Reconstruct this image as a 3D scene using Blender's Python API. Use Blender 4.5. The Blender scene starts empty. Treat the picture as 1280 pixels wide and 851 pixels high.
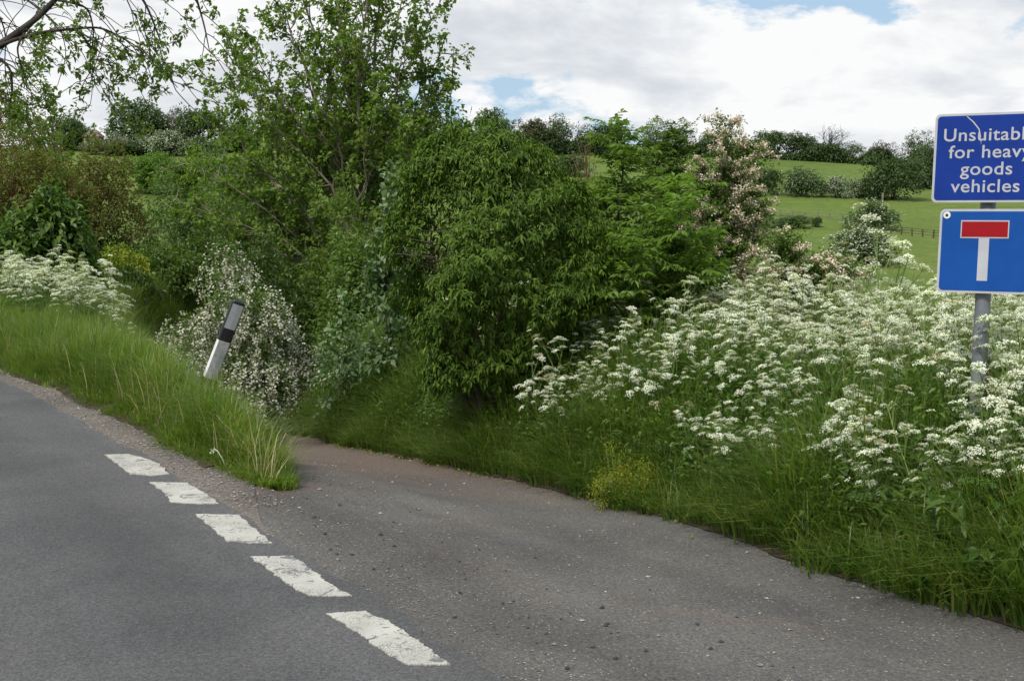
import bpy, math, random
import numpy as np
from mathutils import Vector, Matrix, Euler

R = math.radians
scene = bpy.context.scene
col = scene.collection

# ------------------------------------------------------------------ camera
F = 1500.0            # focal length in photo pixels (1280 wide)
CAM = np.array([0.0, 0.0, 1.65])
HORIZON = 265.0
PITCH = math.atan((425.5 - HORIZON) / F)
cam_data = bpy.data.cameras.new('camera')
cam = bpy.data.objects.new('camera', cam_data)
col.objects.link(cam)
cam.location = CAM
cam.rotation_euler = (R(90) - PITCH, 0, 0)
cam_data.sensor_width = 36.0
cam_data.lens = 36.0 * F / 1280.0
cam_data.clip_start = 0.05
cam_data.clip_end = 5000
scene.camera = cam

# ------------------------------------------------------------------ world, sun, exposure
SUN_EL, SUN_AZ = 52.0, 215.0     # azimuth clockwise from +Y: the sun stands behind the camera's left shoulder
world = bpy.data.worlds.new('World')
scene.world = world
world.use_nodes = True
wn = world.node_tree.nodes; wl = world.node_tree.links
wn.clear()


def build_world():
    out = wn.new('ShaderNodeOutputWorld')
    bg = wn.new('ShaderNodeBackground'); bg.inputs['Strength'].default_value = 0.1
    sky = wn.new('ShaderNodeTexSky'); sky.sky_type = 'NISHITA'; sky.sun_disc = False
    sky.sun_elevation = R(SUN_EL); sky.sun_rotation = R(SUN_AZ)
    sky.air_density = 1.0; sky.dust_density = 1.5; sky.ozone_density = 1.0
    tc = wn.new('ShaderNodeTexCoord')

    def mapping(scale, loc):
        m = wn.new('ShaderNodeMapping')
        m.inputs['Scale'].default_value = scale; m.inputs['Location'].default_value = loc
        wl.new(tc.outputs['Generated'], m.inputs['Vector'])
        return m

    def noise(vec, scale, detail, rough, dist=0.0):
        n = wn.new('ShaderNodeTexNoise')
        n.inputs['Scale'].default_value = scale; n.inputs['Detail'].default_value = detail
        n.inputs['Roughness'].default_value = rough; n.inputs['Distortion'].default_value = dist
        wl.new(vec, n.inputs['Vector'])
        return n.outputs['Fac']

    def ramp(fac, stops):
        r = wn.new('ShaderNodeValToRGB')
        e = r.color_ramp.elements
        e[0].position, e[0].color = stops[0]
        e[1].position, e[1].color = stops[-1]
        for p, c in stops[1:-1]:
            x = e.new(p); x.color = c
        wl.new(fac, r.inputs['Fac'])
        return r.outputs['Color']
    m1 = mapping((3.0, 3.0, 6.5), (0.62, 0.3, 0.30))
    cover = noise(m1.outputs['Vector'], 1.15, 11, 0.56, 0.1)
    mask = ramp(cover, [(0.452, (0, 0, 0, 1)), (0.482, (1, 1, 1, 1))])
    m2 = mapping((5.0, 5.0, 13.0), (2.3, 1.1, 0.9))
    body = noise(m2.outputs['Vector'], 1.0, 8, 0.58, 0.25)
    tone = ramp(body, [(0.37, (6.7, 7.1, 7.6, 1)), (0.45, (8.0, 8.25, 8.6, 1)), (0.53, (9.7, 9.75, 9.8, 1))])
    skyg = wn.new('ShaderNodeMix'); skyg.data_type = 'RGBA'; skyg.blend_type = 'MIX'
    skyg.inputs[0].default_value = 0.65
    wl.new(sky.outputs['Color'], skyg.inputs[6])
    skyg.inputs[7].default_value = (5.2, 7.3, 9.6, 1)
    mix = wn.new('ShaderNodeMix'); mix.data_type = 'RGBA'
    wl.new(mask, mix.inputs[0])
    wl.new(skyg.outputs[2], mix.inputs[6])
    wl.new(tone, mix.inputs[7])
    wl.new(mix.outputs[2], bg.inputs['Color'])
    wl.new(bg.outputs[0], out.inputs['Surface'])


build_world()
sun_data = bpy.data.lights.new('sun', 'SUN')
sun_data.energy = 3.6
sun_data.angle = R(11)
sun_data.color = (1.0, 0.95, 0.87)
sun = bpy.data.objects.new('sun', sun_data)
col.objects.link(sun)
az = R(SUN_AZ); el = R(SUN_EL)
sdir = Vector((math.sin(az) * math.cos(el), math.cos(az) * math.cos(el), math.sin(el)))
sun.rotation_euler = sdir.to_track_quat('Z', 'Y').to_euler()
sun.location = (-8, -8, 30)

scene.view_settings.view_transform = 'Standard'
scene.view_settings.look = 'None'
scene.view_settings.exposure = 0.0
scene.view_settings.gamma = 1.0
scene.view_settings.use_curve_mapping = False
scene.render.engine = 'CYCLES'
scene.cycles.use_denoising = True
scene.cycles.max_bounces = 7
scene.cycles.diffuse_bounces = 4
scene.cycles.transmission_bounces = 4
scene.cycles.caustics_reflective = False
scene.cycles.caustics_refractive = False


# ------------------------------------------------------------------ pixels to places
def ray(px, py):
    xr = (px - 640.0) / F; yu = (425.5 - py) / F
    c, s = math.cos(PITCH), math.sin(PITCH)
    return np.array([xr, c + s * yu, -s + c * yu])


def at(px, py, depth):
    d = ray(px, py)
    return CAM + d * (depth / d[1])


def flat(px, py, z=0.0):
    d = ray(px, py)
    return CAM + d * ((z - CAM[2]) / d[2])


def sst(a, b, x):
    u = np.clip((x - a) / (b - a), 0, 1)
    return u * u * (3 - 2 * u)


# main road edge line: through the corners of the painted dashes
E0 = flat(410, 766)[:2]
E1 = flat(131, 568)[:2]
RD = (E1 - E0) / np.linalg.norm(E1 - E0)      # along the road, away from the camera
RN = np.array([RD[1], -RD[0]])                # across, towards the lane


def st(x, y):
    rx, ry = x - E0[0], y - E0[1]
    return rx * RN[0] + ry * RN[1], rx * RD[0] + ry * RD[1]


def xy(s, t):
    s = np.asarray(s, float); t = np.asarray(t, float)
    return E0[0] + RN[0] * s + RD[0] * t, E0[1] + RN[1] * s + RD[1] * t


def lane_right(t):
    return np.interp(t, [-14, -6, -1.5, .2, 1.66, 3.94, 7.5, 12.5, 16, 20, 26, 40],
                     [8, 3.4, 2.48, 2.67, 2.9, 3.05, 3.4, 4.5, 6.3, 8.8, 13.5, 28])


def lane_left(t):
    return np.interp(t, [-14, 0, 1.9, 2.3, 4, 7.5, 10, 12.5, 16, 20, 26, 40],
                     [.1, .1, .3, .68, 1.10, 1.62, 2.2, 2.95, 4.3, 6.6, 11.2, 25.5])


def island_edge(t):
    return np.interp(t, [0, 2.2, 2.9, 5.0, 6.5, 8.6, 20], [.5, .56, .46, .43, .32, .13, .12])


def lane_drop(t):
    u = np.clip(t + 1.5, 0, 22)
    return 0.1 * sst(-6, -1.5, t) + 0.055 * u + 0.004 * u * u


def valley(x, y):
    ys = [-100, 12.5, 18, 30, 60, 100, 150, 200, 260, 385, 430, 600, 900]
    zs = [.14, .14, -.5, -3.2, -7.5, -8.0, -4.3, -1.0, 5.6, 21.0, 22.0, 18, 12]
    z = np.interp(y, ys, zs)
    far = sst(140, 380, y)
    z = z - far * (0.031 * np.clip(x - 10, 0, 200)) + far * 0.006 * np.clip(-x - 60, 0, 100)
    z = z + sst(60, 150, y) * 0.5 * np.sin(x * 0.05 + y * 0.021) * np.cos(y * .043)
    return z


def ground_parts(x, y):
    x = np.asarray(x, float); y = np.asarray(y, float)
    s, t = st(x, y)
    sl, sr = lane_left(t), lane_right(t)
    drop = -lane_drop(t)
    q = np.interp(t, [1.5, 2.3, 3.2, 5, 8], [0, .12, .28, .62, 1.0])      # how far the island side of the lane has sunk
    lane_z = drop * (q + (1 - q) * sst(sl, sl + np.maximum(sr - sl, .5) * .85, s))
    ie = island_edge(t)
    isl = sst(1.9, 3.2, t) * sst(ie, ie + .4, s) * 0.10
    isl = np.where(t > 2, isl, 0)
    verge = isl
    a = sl - np.clip((sl - .45) * .45, .15, 1.2)
    left = verge + (drop * q - verge) * sst(a, sl, s)
    v = valley(x, y)
    hump = 0.05 * np.sin(x * 1.7) * np.cos(y * 1.3)
    top = np.maximum(v, drop - 0.5) if False else v
    bank = drop + (top + hump - drop) * sst(sr - .02, sr + 1.5, s)
    z = np.where(s < sl, left, np.where(s < sr, lane_z, bank))
    z = np.where(s < .10, 0.0, z)
    # the old ground beyond the lane's visible run melts into the valley side
    k = sst(20, 30, t) * sst(.5, 4, s)
    z = z * (1 - k) + v * k
    # far verge of the main road
    z = np.where(s < -6.4, 0.1 * sst(-6.4, -7.0, s), z)
    z = np.where((s < -8) & (y > 40), z + (v - z) * sst(40, 90, y), z)
    z = np.where((y > 60), v, z)
    return z, s, t, sl, sr


def H(x, y):
    return ground_parts(x, y)[0]


def gnd(px, py):
    """first hit of a photo pixel's ray with the ground"""
    d = ray(px, py)
    ts = np.concatenate([np.arange(2, 30, .05), np.arange(30, 600, .5)])
    pts = CAM[None] + d[None] * ts[:, None]
    below = pts[:, 2] < H(pts[:, 0], pts[:, 1])
    i = int(np.argmax(below)) if below.any() else len(ts) - 1
    p = pts[i]
    if p[1] > 392:          # a ray that clears the ridge: stand on the ridge itself
        p = CAM + d * (392 / d[1]); p[2] = float(H(p[0], p[1]))
    return p


def project(p):
    p = np.asarray(p, float) - CAM
    c, s = math.cos(PITCH), math.sin(PITCH)
    f = p[..., 1] * c - p[..., 2] * s
    u = p[..., 1] * s + p[..., 2] * c
    return 640 + F * p[..., 0] / f, 425.5 - F * u / f


# ------------------------------------------------------------------ mesh helpers
def mesh_from(name, V, faces, smooth=False):
    """V (n,3); faces: list of int arrays (m,3) or (m,4)"""
    me = bpy.data.meshes.new(name)
    V = np.asarray(V, np.float32)
    faces = [np.asarray(f, np.int32) for f in faces if len(f)]
    loops = np.concatenate([f.ravel() for f in faces]) if faces else np.zeros(0, np.int32)
    tot = np.concatenate([np.full(len(f), f.shape[1], np.int32) for f in faces])
    start = np.concatenate([[0], np.cumsum(tot)[:-1]]).astype(np.int32)
    me.vertices.add(len(V)); me.vertices.foreach_set('co', V.ravel())
    me.loops.add(len(loops)); me.loops.foreach_set('vertex_index', loops)
    me.polygons.add(len(tot)); me.polygons.foreach_set('loop_start', start)
    me.polygons.foreach_set('use_smooth', np.full(len(tot), bool(smooth)))
    me.update(calc_edges=True)
    return me


class MB:
    def __init__(self):
        self.V = []; self.T = []; self.Q = []; self.n = 0

    def add(self, V, T=None, Q=None):
        V = np.asarray(V, float).reshape(-1, 3)
        if T is not None and len(T): self.T.append(np.asarray(T) + self.n)
        if Q is not None and len(Q): self.Q.append(np.asarray(Q) + self.n)
        self.V.append(V); self.n += len(V)

    def tube(self, pts, rad, k=5, cap=True):
        pts = np.asarray(pts, float); rad = np.broadcast_to(np.asarray(rad, float), (len(pts),))
        n = len(pts)
        tan = np.gradient(pts, axis=0)
        tan /= np.linalg.norm(tan, axis=1)[:, None] + 1e-9
        up = np.array([0.31, 0.17, 0.93]) if abs(tan[0][2]) < .8 else np.array([0.95, .2, .1])
        u = np.cross(tan, up); u /= np.linalg.norm(u, axis=1)[:, None] + 1e-9
        v = np.cross(tan, u)
        an = np.arange(k) * 2 * math.pi / k
        ring = u[:, None, :] * np.cos(an)[None, :, None] + v[:, None, :] * np.sin(an)[None, :, None]
        V = (pts[:, None, :] + ring * rad[:, None, None]).reshape(-1, 3)
        i = np.arange(n - 1)[:, None] * k; j = np.arange(k)[None, :]; j2 = (j + 1) % k
        Q = np.stack([i + j, i + j2, i + k + j2, i + k + j], -1).reshape(-1, 4)
        T = None
        if cap:
            V = np.vstack([V, pts[-1:]])
            b = (n - 1) * k
            T = np.array([[b + q, b + (q + 1) % k, n * k] for q in range(k)])
        self.add(V, T, Q)

    def box(self, c, half, M=None):
        c = np.asarray(c, float); h = np.asarray(half, float)
        s = np.array([[-1, -1, -1], [1, -1, -1], [1, 1, -1], [-1, 1, -1], [-1, -1, 1], [1, -1, 1], [1, 1, 1], [-1, 1, 1]])
        V = s * h
        if M is not None: V = V @ np.asarray(M).T
        self.add(V + c, Q=[[0, 3, 2, 1], [4, 5, 6, 7], [0, 1, 5, 4], [1, 2, 6, 5], [2, 3, 7, 6], [3, 0, 4, 7]])

    def mesh(self, name, smooth=False):
        f = []
        if self.T: f.append(np.vstack(self.T))
        if self.Q: f.append(np.vstack(self.Q))
        return mesh_from(name, np.vstack(self.V), f, smooth)


def obj(name, me, mat=None, parent=None, loc=None, rot=None):
    o = bpy.data.objects.new(name, me)
    col.objects.link(o)
    if mat is not None and me is not None and not len(me.materials): me.materials.append(mat)
    if parent is not None: o.parent = parent
    if loc is not None: o.location = loc
    if rot is not None: o.rotation_euler = rot
    return o


def tag(o, label=None, cat=None, group=None, kind=None):
    if label: o['label'] = label
    if cat: o['category'] = cat
    if group: o['group'] = group
    if kind: o['kind'] = kind
    return o


def empty(name, loc, rot=(0, 0, 0)):
    e = bpy.data.objects.new(name, None)
    e.empty_display_size = .1
    col.objects.link(e)
    e.location = loc; e.rotation_euler = rot
    return e


def unit(v):
    return v / (np.linalg.norm(v, axis=-1, keepdims=True) + 1e-9)


def leaves(mb, P, D, N, L, W, fold=.25, bend=0.0, six=False):
    """add one leaf per row: base point P, direction D, rough normal N, length L, width W"""
    n = len(P)
    if n == 0: return
    D = unit(D); S = unit(np.cross(D, N)); N = np.cross(S, D)
    L = np.broadcast_to(np.asarray(L, float), (n,))[:, None]
    W = np.broadcast_to(np.asarray(W, float), (n,))[:, None]
    b = np.arange(n)[:, None]
    if not six:
        m = P + D * L * .45 + N * W * fold
        V = np.stack([P, m + S * W * .5, P + D * L - np.array([0, 0, 1.]) * L * bend, m - S * W * .5], 1)
        T = np.concatenate([b * 4 + np.array([0, 1, 2]), b * 4 + np.array([0, 2, 3])], 1).reshape(-1, 3)
    else:
        dn = np.array([0, 0, -1.])
        c1 = P + D * L * .3 + dn * L * bend * .08; c2 = P + D * L * .66 + dn * L * bend * .4; tip = P + D * L * .98 + dn * L * bend
        f = N * W * fold
        V = np.stack([P, c1 + S * W * .46 + f, c1 - S * W * .46 + f, c2 + S * W * .4 + f, c2 - S * W * .4 + f, tip, c1, c2], 1)
        tr = np.array([[0, 1, 6], [0, 6, 2], [1, 3, 7], [1, 7, 6], [6, 7, 4], [6, 4, 2], [3, 5, 7], [7, 5, 4]])
        T = (b[:, :, None] * 8 + tr[None]).reshape(-1, 3)
    mb.add(V.reshape(-1, 3), T)


def blades(mb, P, D, Hh, W, curl, seg=3):
    """grass blades: root P, lean direction D (horizontal unit), height Hh, width W, curl"""
    n = len(P)
    side = np.stack([-D[:, 1], D[:, 0], np.zeros(n)], 1)
    up = np.array([0, 0, 1.0])
    rows = []
    for k in range(seg + 1):
        u = k / seg
        lean = curl * (0.25 * u + 0.75 * u * u)
        c = P + D * (Hh * lean)[:, None] + up * (Hh * (u - 0.42 * curl * u * u * u))[:, None]
        w = (W * (1 - u ** 1.6) * .5)[:, None]
        if k < seg:
            rows += [c - side * w, c + side * w]
        else:
            rows += [c]
    V = np.stack(rows, 1).reshape(-1, 3)
    m = 2 * seg + 1
    b = np.arange(n)[:, None, None] * m
    q = np.array([[2 * k, 2 * k + 1, 2 * k + 3, 2 * k + 2] for k in range(seg - 1)])
    Q = (b + q[None]).reshape(-1, 4)
    T = (b + np.array([[2 * seg - 2, 2 * seg - 1, 2 * seg]])[None]).reshape(-1, 3)
    mb.add(V, T, Q)


# ------------------------------------------------------------------ materials
def new_mat(name):
    m = bpy.data.materials.new(name); m.use_nodes = True
    nt = m.node_tree; nt.nodes.clear()
    out = nt.nodes.new('ShaderNodeOutputMaterial')
    return m, nt, out


def rgb(h):
    return (h[0], h[1], h[2], 1.0)


def nramp(nt, fac, stops):
    r = nt.nodes.new('ShaderNodeValToRGB')
    e = r.color_ramp.elements
    e[0].position, e[0].color = stops[0][0], rgb(stops[0][1])
    e[1].position, e[1].color = stops[-1][0], rgb(stops[-1][1])
    for p, c in stops[1:-1]:
        x = e.new(p); x.color = rgb(c)
    nt.links.new(fac, r.inputs['Fac'])
    return r.outputs['Color']


def nnoise(nt, scale, detail=3, rough=.55, vec=None, dist=0.):
    n = nt.nodes.new('ShaderNodeTexNoise')
    n.inputs['Scale'].default_value = scale; n.inputs['Detail'].default_value = detail
    n.inputs['Roughness'].default_value = rough; n.inputs['Distortion'].default_value = dist
    if vec is not None: nt.links.new(vec, n.inputs['Vector'])
    return n.outputs['Fac']


def nmix(nt, fac, a, b, blend='MIX'):
    m = nt.nodes.new('ShaderNodeMix'); m.data_type = 'RGBA'; m.blend_type = blend
    for sock, val in ((0, fac), (6, a), (7, b)):
        if isinstance(val, (int, float)): m.inputs[sock].default_value = val
        elif isinstance(val, tuple): m.inputs[sock].default_value = rgb(val)
        else: nt.links.new(val, m.inputs[sock])
    return m.outputs[2]


def nmath(nt, op, a, b):
    m = nt.nodes.new('ShaderNodeMath'); m.operation = op
    for i, v in enumerate((a, b)):
        if isinstance(v, (int, float)): m.inputs[i].default_value = v
        else: nt.links.new(v, m.inputs[i])
    return m.outputs[0]


def objcoord(nt):
    return nt.nodes.new('ShaderNodeTexCoord').outputs['Object']


def leaf_mat(name, c_dark, c_mid, c_light, trans=.35, rough=.45, spec=.35, patch=0.0, patch_scale=1.2, patch_col=None):
    """one colour value per leaf, plus an optional slow drift over the plant"""
    def fresh(c):       # spring foliage: a clear green rather than olive
        if c[1] > c[0] * 1.08 and c[1] > c[2] * 1.5:
            return (c[0] * 1.0, min(c[1] * 1.17, .35), c[2] * .95)
        return c
    c_dark, c_mid, c_light = fresh(c_dark), fresh(c_mid), fresh(c_light)
    if patch_col: patch_col = fresh(patch_col)
    m, nt, out = new_mat(name)
    geo = nt.nodes.new('ShaderNodeNewGeometry')
    c = nramp(nt, geo.outputs['Random Per Island'], [(0, c_dark), (.5, c_mid), (1, c_light)])
    oi = nt.nodes.new('ShaderNodeObjectInfo')
    hv = nt.nodes.new('ShaderNodeHueSaturation')
    nt.links.new(c, hv.inputs['Color'])
    v = nmath(nt, 'MULTIPLY_ADD', oi.outputs['Random'], .35)
    v.node.inputs[2].default_value = .83
    nt.links.new(v, hv.inputs['Value'])
    c = hv.outputs['Color']
    if patch:
        n = nnoise(nt, patch_scale, 2, .5, objcoord(nt))
        f = nramp(nt, n, [(.42, (0, 0, 0)), (.62, (patch, patch, patch))])
        c = nmix(nt, f, c, patch_col)
    p = nt.nodes.new('ShaderNodeBsdfPrincipled')
    nt.links.new(c, p.inputs['Base Color'])
    p.inputs['Roughness'].default_value = rough
    p.inputs['Specular IOR Level'].default_value = spec
    t = nt.nodes.new('ShaderNodeBsdfTranslucent')
    tcol = nmix(nt, 1.0, c, (1.1, 1.3, .5), 'MULTIPLY')
    nt.links.new(tcol, t.inputs['Color'])
    mx = nt.nodes.new('ShaderNodeMixShader'); mx.inputs[0].default_value = trans
    nt.links.new(p.outputs[0], mx.inputs[1]); nt.links.new(t.outputs[0], mx.inputs[2])
    nt.links.new(mx.outputs[0], out.inputs['Surface'])
    return m


def plain_mat(name, stops, scale=6, detail=4, rough=.7, spec=.3, bump=0, bump_scale=30, metal=0):
    m, nt, out = new_mat(name)
    oc = objcoord(nt)
    c = nramp(nt, nnoise(nt, scale, detail, .6, oc), stops)
    p = nt.nodes.new('ShaderNodeBsdfPrincipled')
    nt.links.new(c, p.inputs['Base Color'])
    p.inputs['Roughness'].default_value = rough
    p.inputs['Specular IOR Level'].default_value = spec
    p.inputs['Metallic'].default_value = metal
    if bump:
        b = nt.nodes.new('ShaderNodeBump'); b.inputs['Strength'].default_value = bump
        b.inputs['Distance'].default_value = .01
        nt.links.new(nnoise(nt, bump_scale, 3, .6, oc), b.inputs['Height'])
        nt.links.new(b.outputs[0], p.inputs['Normal'])
    nt.links.new(p.outputs[0], out.inputs['Surface'])
    return m


def ground_mat():
    m, nt, out = new_mat('meadow_ground')
    oc = objcoord(nt)
    big = nnoise(nt, .022, 5, .6, oc, .4)
    mid = nnoise(nt, .25, 5, .65, oc)
    fine = nnoise(nt, 3.0, 4, .7, oc)
    c = nramp(nt, big, [(.32, (.085, .140, .028)), (.5, (.115, .172, .034)), (.68, (.170, .205, .044))])
    c2 = nramp(nt, mid, [(.3, (.062, .105, .022)), (.7, (.160, .205, .046))])
    c = nmix(nt, .45, c, c2)
    c3 = nramp(nt, nmath(nt, 'MULTIPLY_ADD', fine, .5), [(.3, (.5, .5, .5)), (.7, (1.4, 1.4, 1.4))])
    nt.links.new(nmath(nt, 'MULTIPLY', nnoise(nt, .9, 5, .7, oc), .5), c3.node.inputs['Fac'].links[0].from_node.inputs[2])
    c = nmix(nt, .8, c, c3, 'MULTIPLY')
    p = nt.nodes.new('ShaderNodeBsdfPrincipled')
    nt.links.new(c, p.inputs['Base Color']); p.inputs['Roughness'].default_value = .9
    p.inputs['Specular IOR Level'].default_value = .1
    b = nt.nodes.new('ShaderNodeBump'); b.inputs['Strength'].default_value = .8; b.inputs['Distance'].default_value = .25
    nt.links.new(nnoise(nt, 1.3, 6, .75, oc), b.inputs['Height'])
    nt.links.new(b.outputs[0], p.inputs['Normal'])
    nt.links.new(p.outputs[0], out.inputs['Surface'])
    return m


def road_mat(name, base, dark, light, chip, chip_scale, chip_amt, tint=None, tint_lo=.5, tint_hi=.7, tint_scale=.55, edge_axis=None, bump=.5):
    """tarmac: slow blotches, grit in two sizes, pale and dark chippings, optional worn soil tint"""
    m, nt, out = new_mat(name)
    oc = objcoord(nt)
    c = nramp(nt, nnoise(nt, .9, 5, .6, oc, .3), [(.3, dark), (.5, base), (.7, light)])
    mp = nt.nodes.new('ShaderNodeMapping'); mp.vector_type = 'TEXTURE'
    mp.inputs['Rotation'].default_value = (0, 0, math.atan2(RD[1], RD[0])); mp.inputs['Scale'].default_value = (9.0, .8, 1)
    nt.links.new(oc, mp.inputs['Vector'])
    tr = nramp(nt, nnoise(nt, 1.0, 3, .5, mp.outputs[0]), [(.32, (.80, .80, .80)), (.5, (1, 1, 1)), (.68, (1.2, 1.2, 1.2))])
    c = nmix(nt, 1.0, c, tr, 'MULTIPLY')          # polished wheel tracks
    if tint is not None:
        f = nramp(nt, nnoise(nt, tint_scale, 4, .6, oc, .6), [(tint_lo, (0, 0, 0)), (tint_hi, (.85, .85, .85))])
        c = nmix(nt, f, c, tint)
        sx = nt.nodes.new('ShaderNodeSeparateXYZ'); nt.links.new(oc, sx.inputs[0])
        yy = nmath(nt, 'MULTIPLY_ADD', nnoise(nt, 1.1, 4, .6, oc), 3.0); nt.links.new(sx.outputs[1], yy.node.inputs[2])
        mr = nt.nodes.new('ShaderNodeMapRange'); mr.inputs[1].default_value = 9.2; mr.inputs[2].default_value = 12.0; mr.inputs[4].default_value = .75
        nt.links.new(yy, mr.inputs[0])
        c = nmix(nt, mr.outputs[0], c, tint)      # red soil washed down the hollow of the lane
    g = nramp(nt, nnoise(nt, chip_scale * .8, 3, .8, oc), [(.30, (.35, .35, .35)), (.5, (1, 1, 1)), (.70, (1.75, 1.75, 1.75))])
    c = nmix(nt, .8, c, g, 'MULTIPLY')
    vo = nt.nodes.new('ShaderNodeTexVoronoi'); vo.inputs['Scale'].default_value = chip_scale
    nt.links.new(oc, vo.inputs['Vector'])
    sp = nt.nodes.new('ShaderNodeSeparateColor'); nt.links.new(vo.outputs['Color'], sp.inputs[0])
    inside = nramp(nt, vo.outputs['Distance'], [(.22, (1, 1, 1)), (.36, (0, 0, 0))])
    sel = nramp(nt, sp.outputs[0], [(1 - chip_amt - .02, (0, 0, 0)), (1 - chip_amt, (1, 1, 1))])
    f = nmath(nt, 'MULTIPLY', inside, sel)
    c = nmix(nt, f, c, chip)
    sel2 = nramp(nt, sp.outputs[1], [(1 - chip_amt - .02, (0, 0, 0)), (1 - chip_amt, (.8, .8, .8))])
    f2 = nmath(nt, 'MULTIPLY', inside, sel2)
    c = nmix(nt, f2, c, (.022, .022, .024))
    p = nt.nodes.new('ShaderNodeBsdfPrincipled')
    nt.links.new(c, p.inputs['Base Color'])
    p.inputs['Roughness'].default_value = .85
    p.inputs['Specular IOR Level'].default_value = .25
    b = nt.nodes.new('ShaderNodeBump'); b.inputs['Strength'].default_value = bump; b.inputs['Distance'].default_value = .006
    nt.links.new(nnoise(nt, chip_scale * .6, 3, .75, oc), b.inputs['Height'])
    nt.links.new(b.outputs[0], p.inputs['Normal'])
    nt.links.new(p.outputs[0], out.inputs['Surface'])
    return m


def paint_mat():
    m, nt, out = new_mat('worn_road_paint')
    oc = objcoord(nt)
    c = nramp(nt, nnoise(nt, 9, 4, .6, oc), [(.3, (.37, .36, .32)), (.7, (.50, .49, .44))])
    w = nramp(nt, nnoise(nt, 13, 6, .75, oc, 1.2), [(.41, (1, 1, 1)), (.44, (0, 0, 0))])
    c = nmix(nt, w, c, (.13, .13, .13))
    area = nramp(nt, nnoise(nt, 4.5, 3, .5, oc), [(.42, (0, 0, 0)), (.62, (.9, .9, .9))])
    pits = nramp(nt, nnoise(nt, 120, 3, .7, oc), [(.46, (1, 1, 1)), (.52, (0, 0, 0))])
    c = nmix(nt, nmath(nt, 'MULTIPLY', area, pits), c, (.17, .165, .155))      # chippings worn through the paint
    p = nt.nodes.new('ShaderNodeBsdfPrincipled')
    nt.links.new(c, p.inputs['Base Color']); p.inputs['Roughness'].default_value = .75
    b = nt.nodes.new('ShaderNodeBump'); b.inputs['Strength'].default_value = .35; b.inputs['Distance'].default_value = .004
    nt.links.new(nnoise(nt, 90, 3, .7, oc), b.inputs['Height'])
    nt.links.new(b.outputs[0], p.inputs['Normal'])
    nt.links.new(p.outputs[0], out.inputs['Surface'])
    return m


M = {}
M['ground'] = ground_mat()
M['main'] = road_mat('tarmac', (.080, .080, .081), (.064, .064, .066), (.098, .097, .096), (.20, .195, .185), 110, .035, bump=.4)
M['lane'] = road_mat('chipped_tarmac', (.096, .091, .085), (.073, .070, .067), (.120, .113, .103), (.36, .335, .30), 80, .06,
                     tint=(.145, .105, .084), tint_lo=.56, tint_hi=.72, bump=.8)
M['gravel'] = road_mat('edge_gravel', (.120, .106, .092), (.084, .074, .066), (.16, .142, .124), (.42, .38, .34), 60, .14, bump=1.0)
M['paint'] = paint_mat()
M['stone'] = plain_mat('gravel_stones', [(.3, (.08, .074, .068)), (.5, (.19, .17, .15)), (.7, (.42, .39, .355))], 55, 2, .8)
M['tar_lump'] = plain_mat('tar_lumps', [(.3, (.018, .018, .02)), (.7, (.05, .05, .052))], 30, 2, .6)
M['soil'] = plain_mat('verge_soil', [(.3, (.035, .028, .02)), (.7, (.075, .058, .042))], 7, 5, .95, .1)
M['bark'] = plain_mat('bark', [(.3, (.045, .036, .026)), (.7, (.13, .105, .075))], 5, 5, .85, .2, .6, 25)
M['bark_pale'] = plain_mat('pale_bark', [(.3, (.10, .085, .062)), (.7, (.24, .21, .16))], 4, 5, .85, .2, .5, 22)
M['bark_dark'] = plain_mat('dark_bark', [(.3, (.022, .019, .016)), (.7, (.07, .06, .048))], 5, 5, .85, .2, .5, 25)
M['twig_brown'] = plain_mat('brown_twigs', [(.3, (.075, .042, .028)), (.7, (.17, .10, .065))], 3, 3, .85, .2)
M['stem'] = leaf_mat('green_stems', (.10, .14, .035), (.14, .18, .05), (.20, .23, .08), .1)
M['umbel'] = leaf_mat('white_umbels', (.70, .71, .60), (.82, .82, .75), (.90, .89, .85), .30, .8, .1)
M['seed_head'] = leaf_mat('greenish_umbels', (.30, .36, .16), (.45, .49, .28), (.60, .62, .42), .3, .8, .1)
M['parsley_leaf'] = leaf_mat('parsley_leaves', (.045, .085, .018), (.07, .125, .025), (.11, .165, .035), .35)
M['verge_grass'] = leaf_mat('verge_grass', (.095, .140, .020), (.155, .205, .036), (.28, .29, .080), .52, .42, .45, .5, 2.2, (.075, .125, .022))
M['bank_grass'] = leaf_mat('bank_grass', (.070, .112, .020), (.120, .170, .032), (.250, .265, .080), .5, .42, .4, .45, 1.6, (.062, .105, .020))
M['herb'] = leaf_mat('bank_herbs', (.055, .095, .018), (.085, .135, .026), (.125, .175, .036), .4)
M['sycamore'] = leaf_mat('sycamore_leaves', (.095, .130, .026), (.140, .185, .040), (.205, .240, .062), .52)
M['ash'] = leaf_mat('ash_leaves', (.110, .150, .035), (.160, .205, .050), (.220, .260, .080), .6)
M['ivy'] = leaf_mat('drooping_leaves', (.042, .072, .010), (.080, .125, .016), (.155, .205, .034), .26, .5, .15, .5, 3.2, (.040, .070, .010))
M['elder'] = leaf_mat('pinnate_leaves', (.105, .155, .030), (.165, .220, .050), (.235, .285, .090), .55)
M['pale_leaf'] = leaf_mat('pale_leaves', (.080, .14, .045), (.14, .20, .08), (.34, .40, .27), .3)
M['willow'] = leaf_mat('grey_green_leaves', (.070, .105, .035), (.105, .145, .052), (.16, .195, .085), .4)
M['copper'] = leaf_mat('copper_leaves', (.155, .092, .045), (.150, .145, .042), (.140, .180, .042), .5)
M['mid_green'] = leaf_mat('mid_green_leaves', (.062, .095, .02), (.092, .135, .028), (.135, .175, .040), .4)
M['dark_green'] = leaf_mat('dark_green_leaves', (.042, .066, .016), (.062, .095, .022), (.09, .125, .030), .35)
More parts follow.
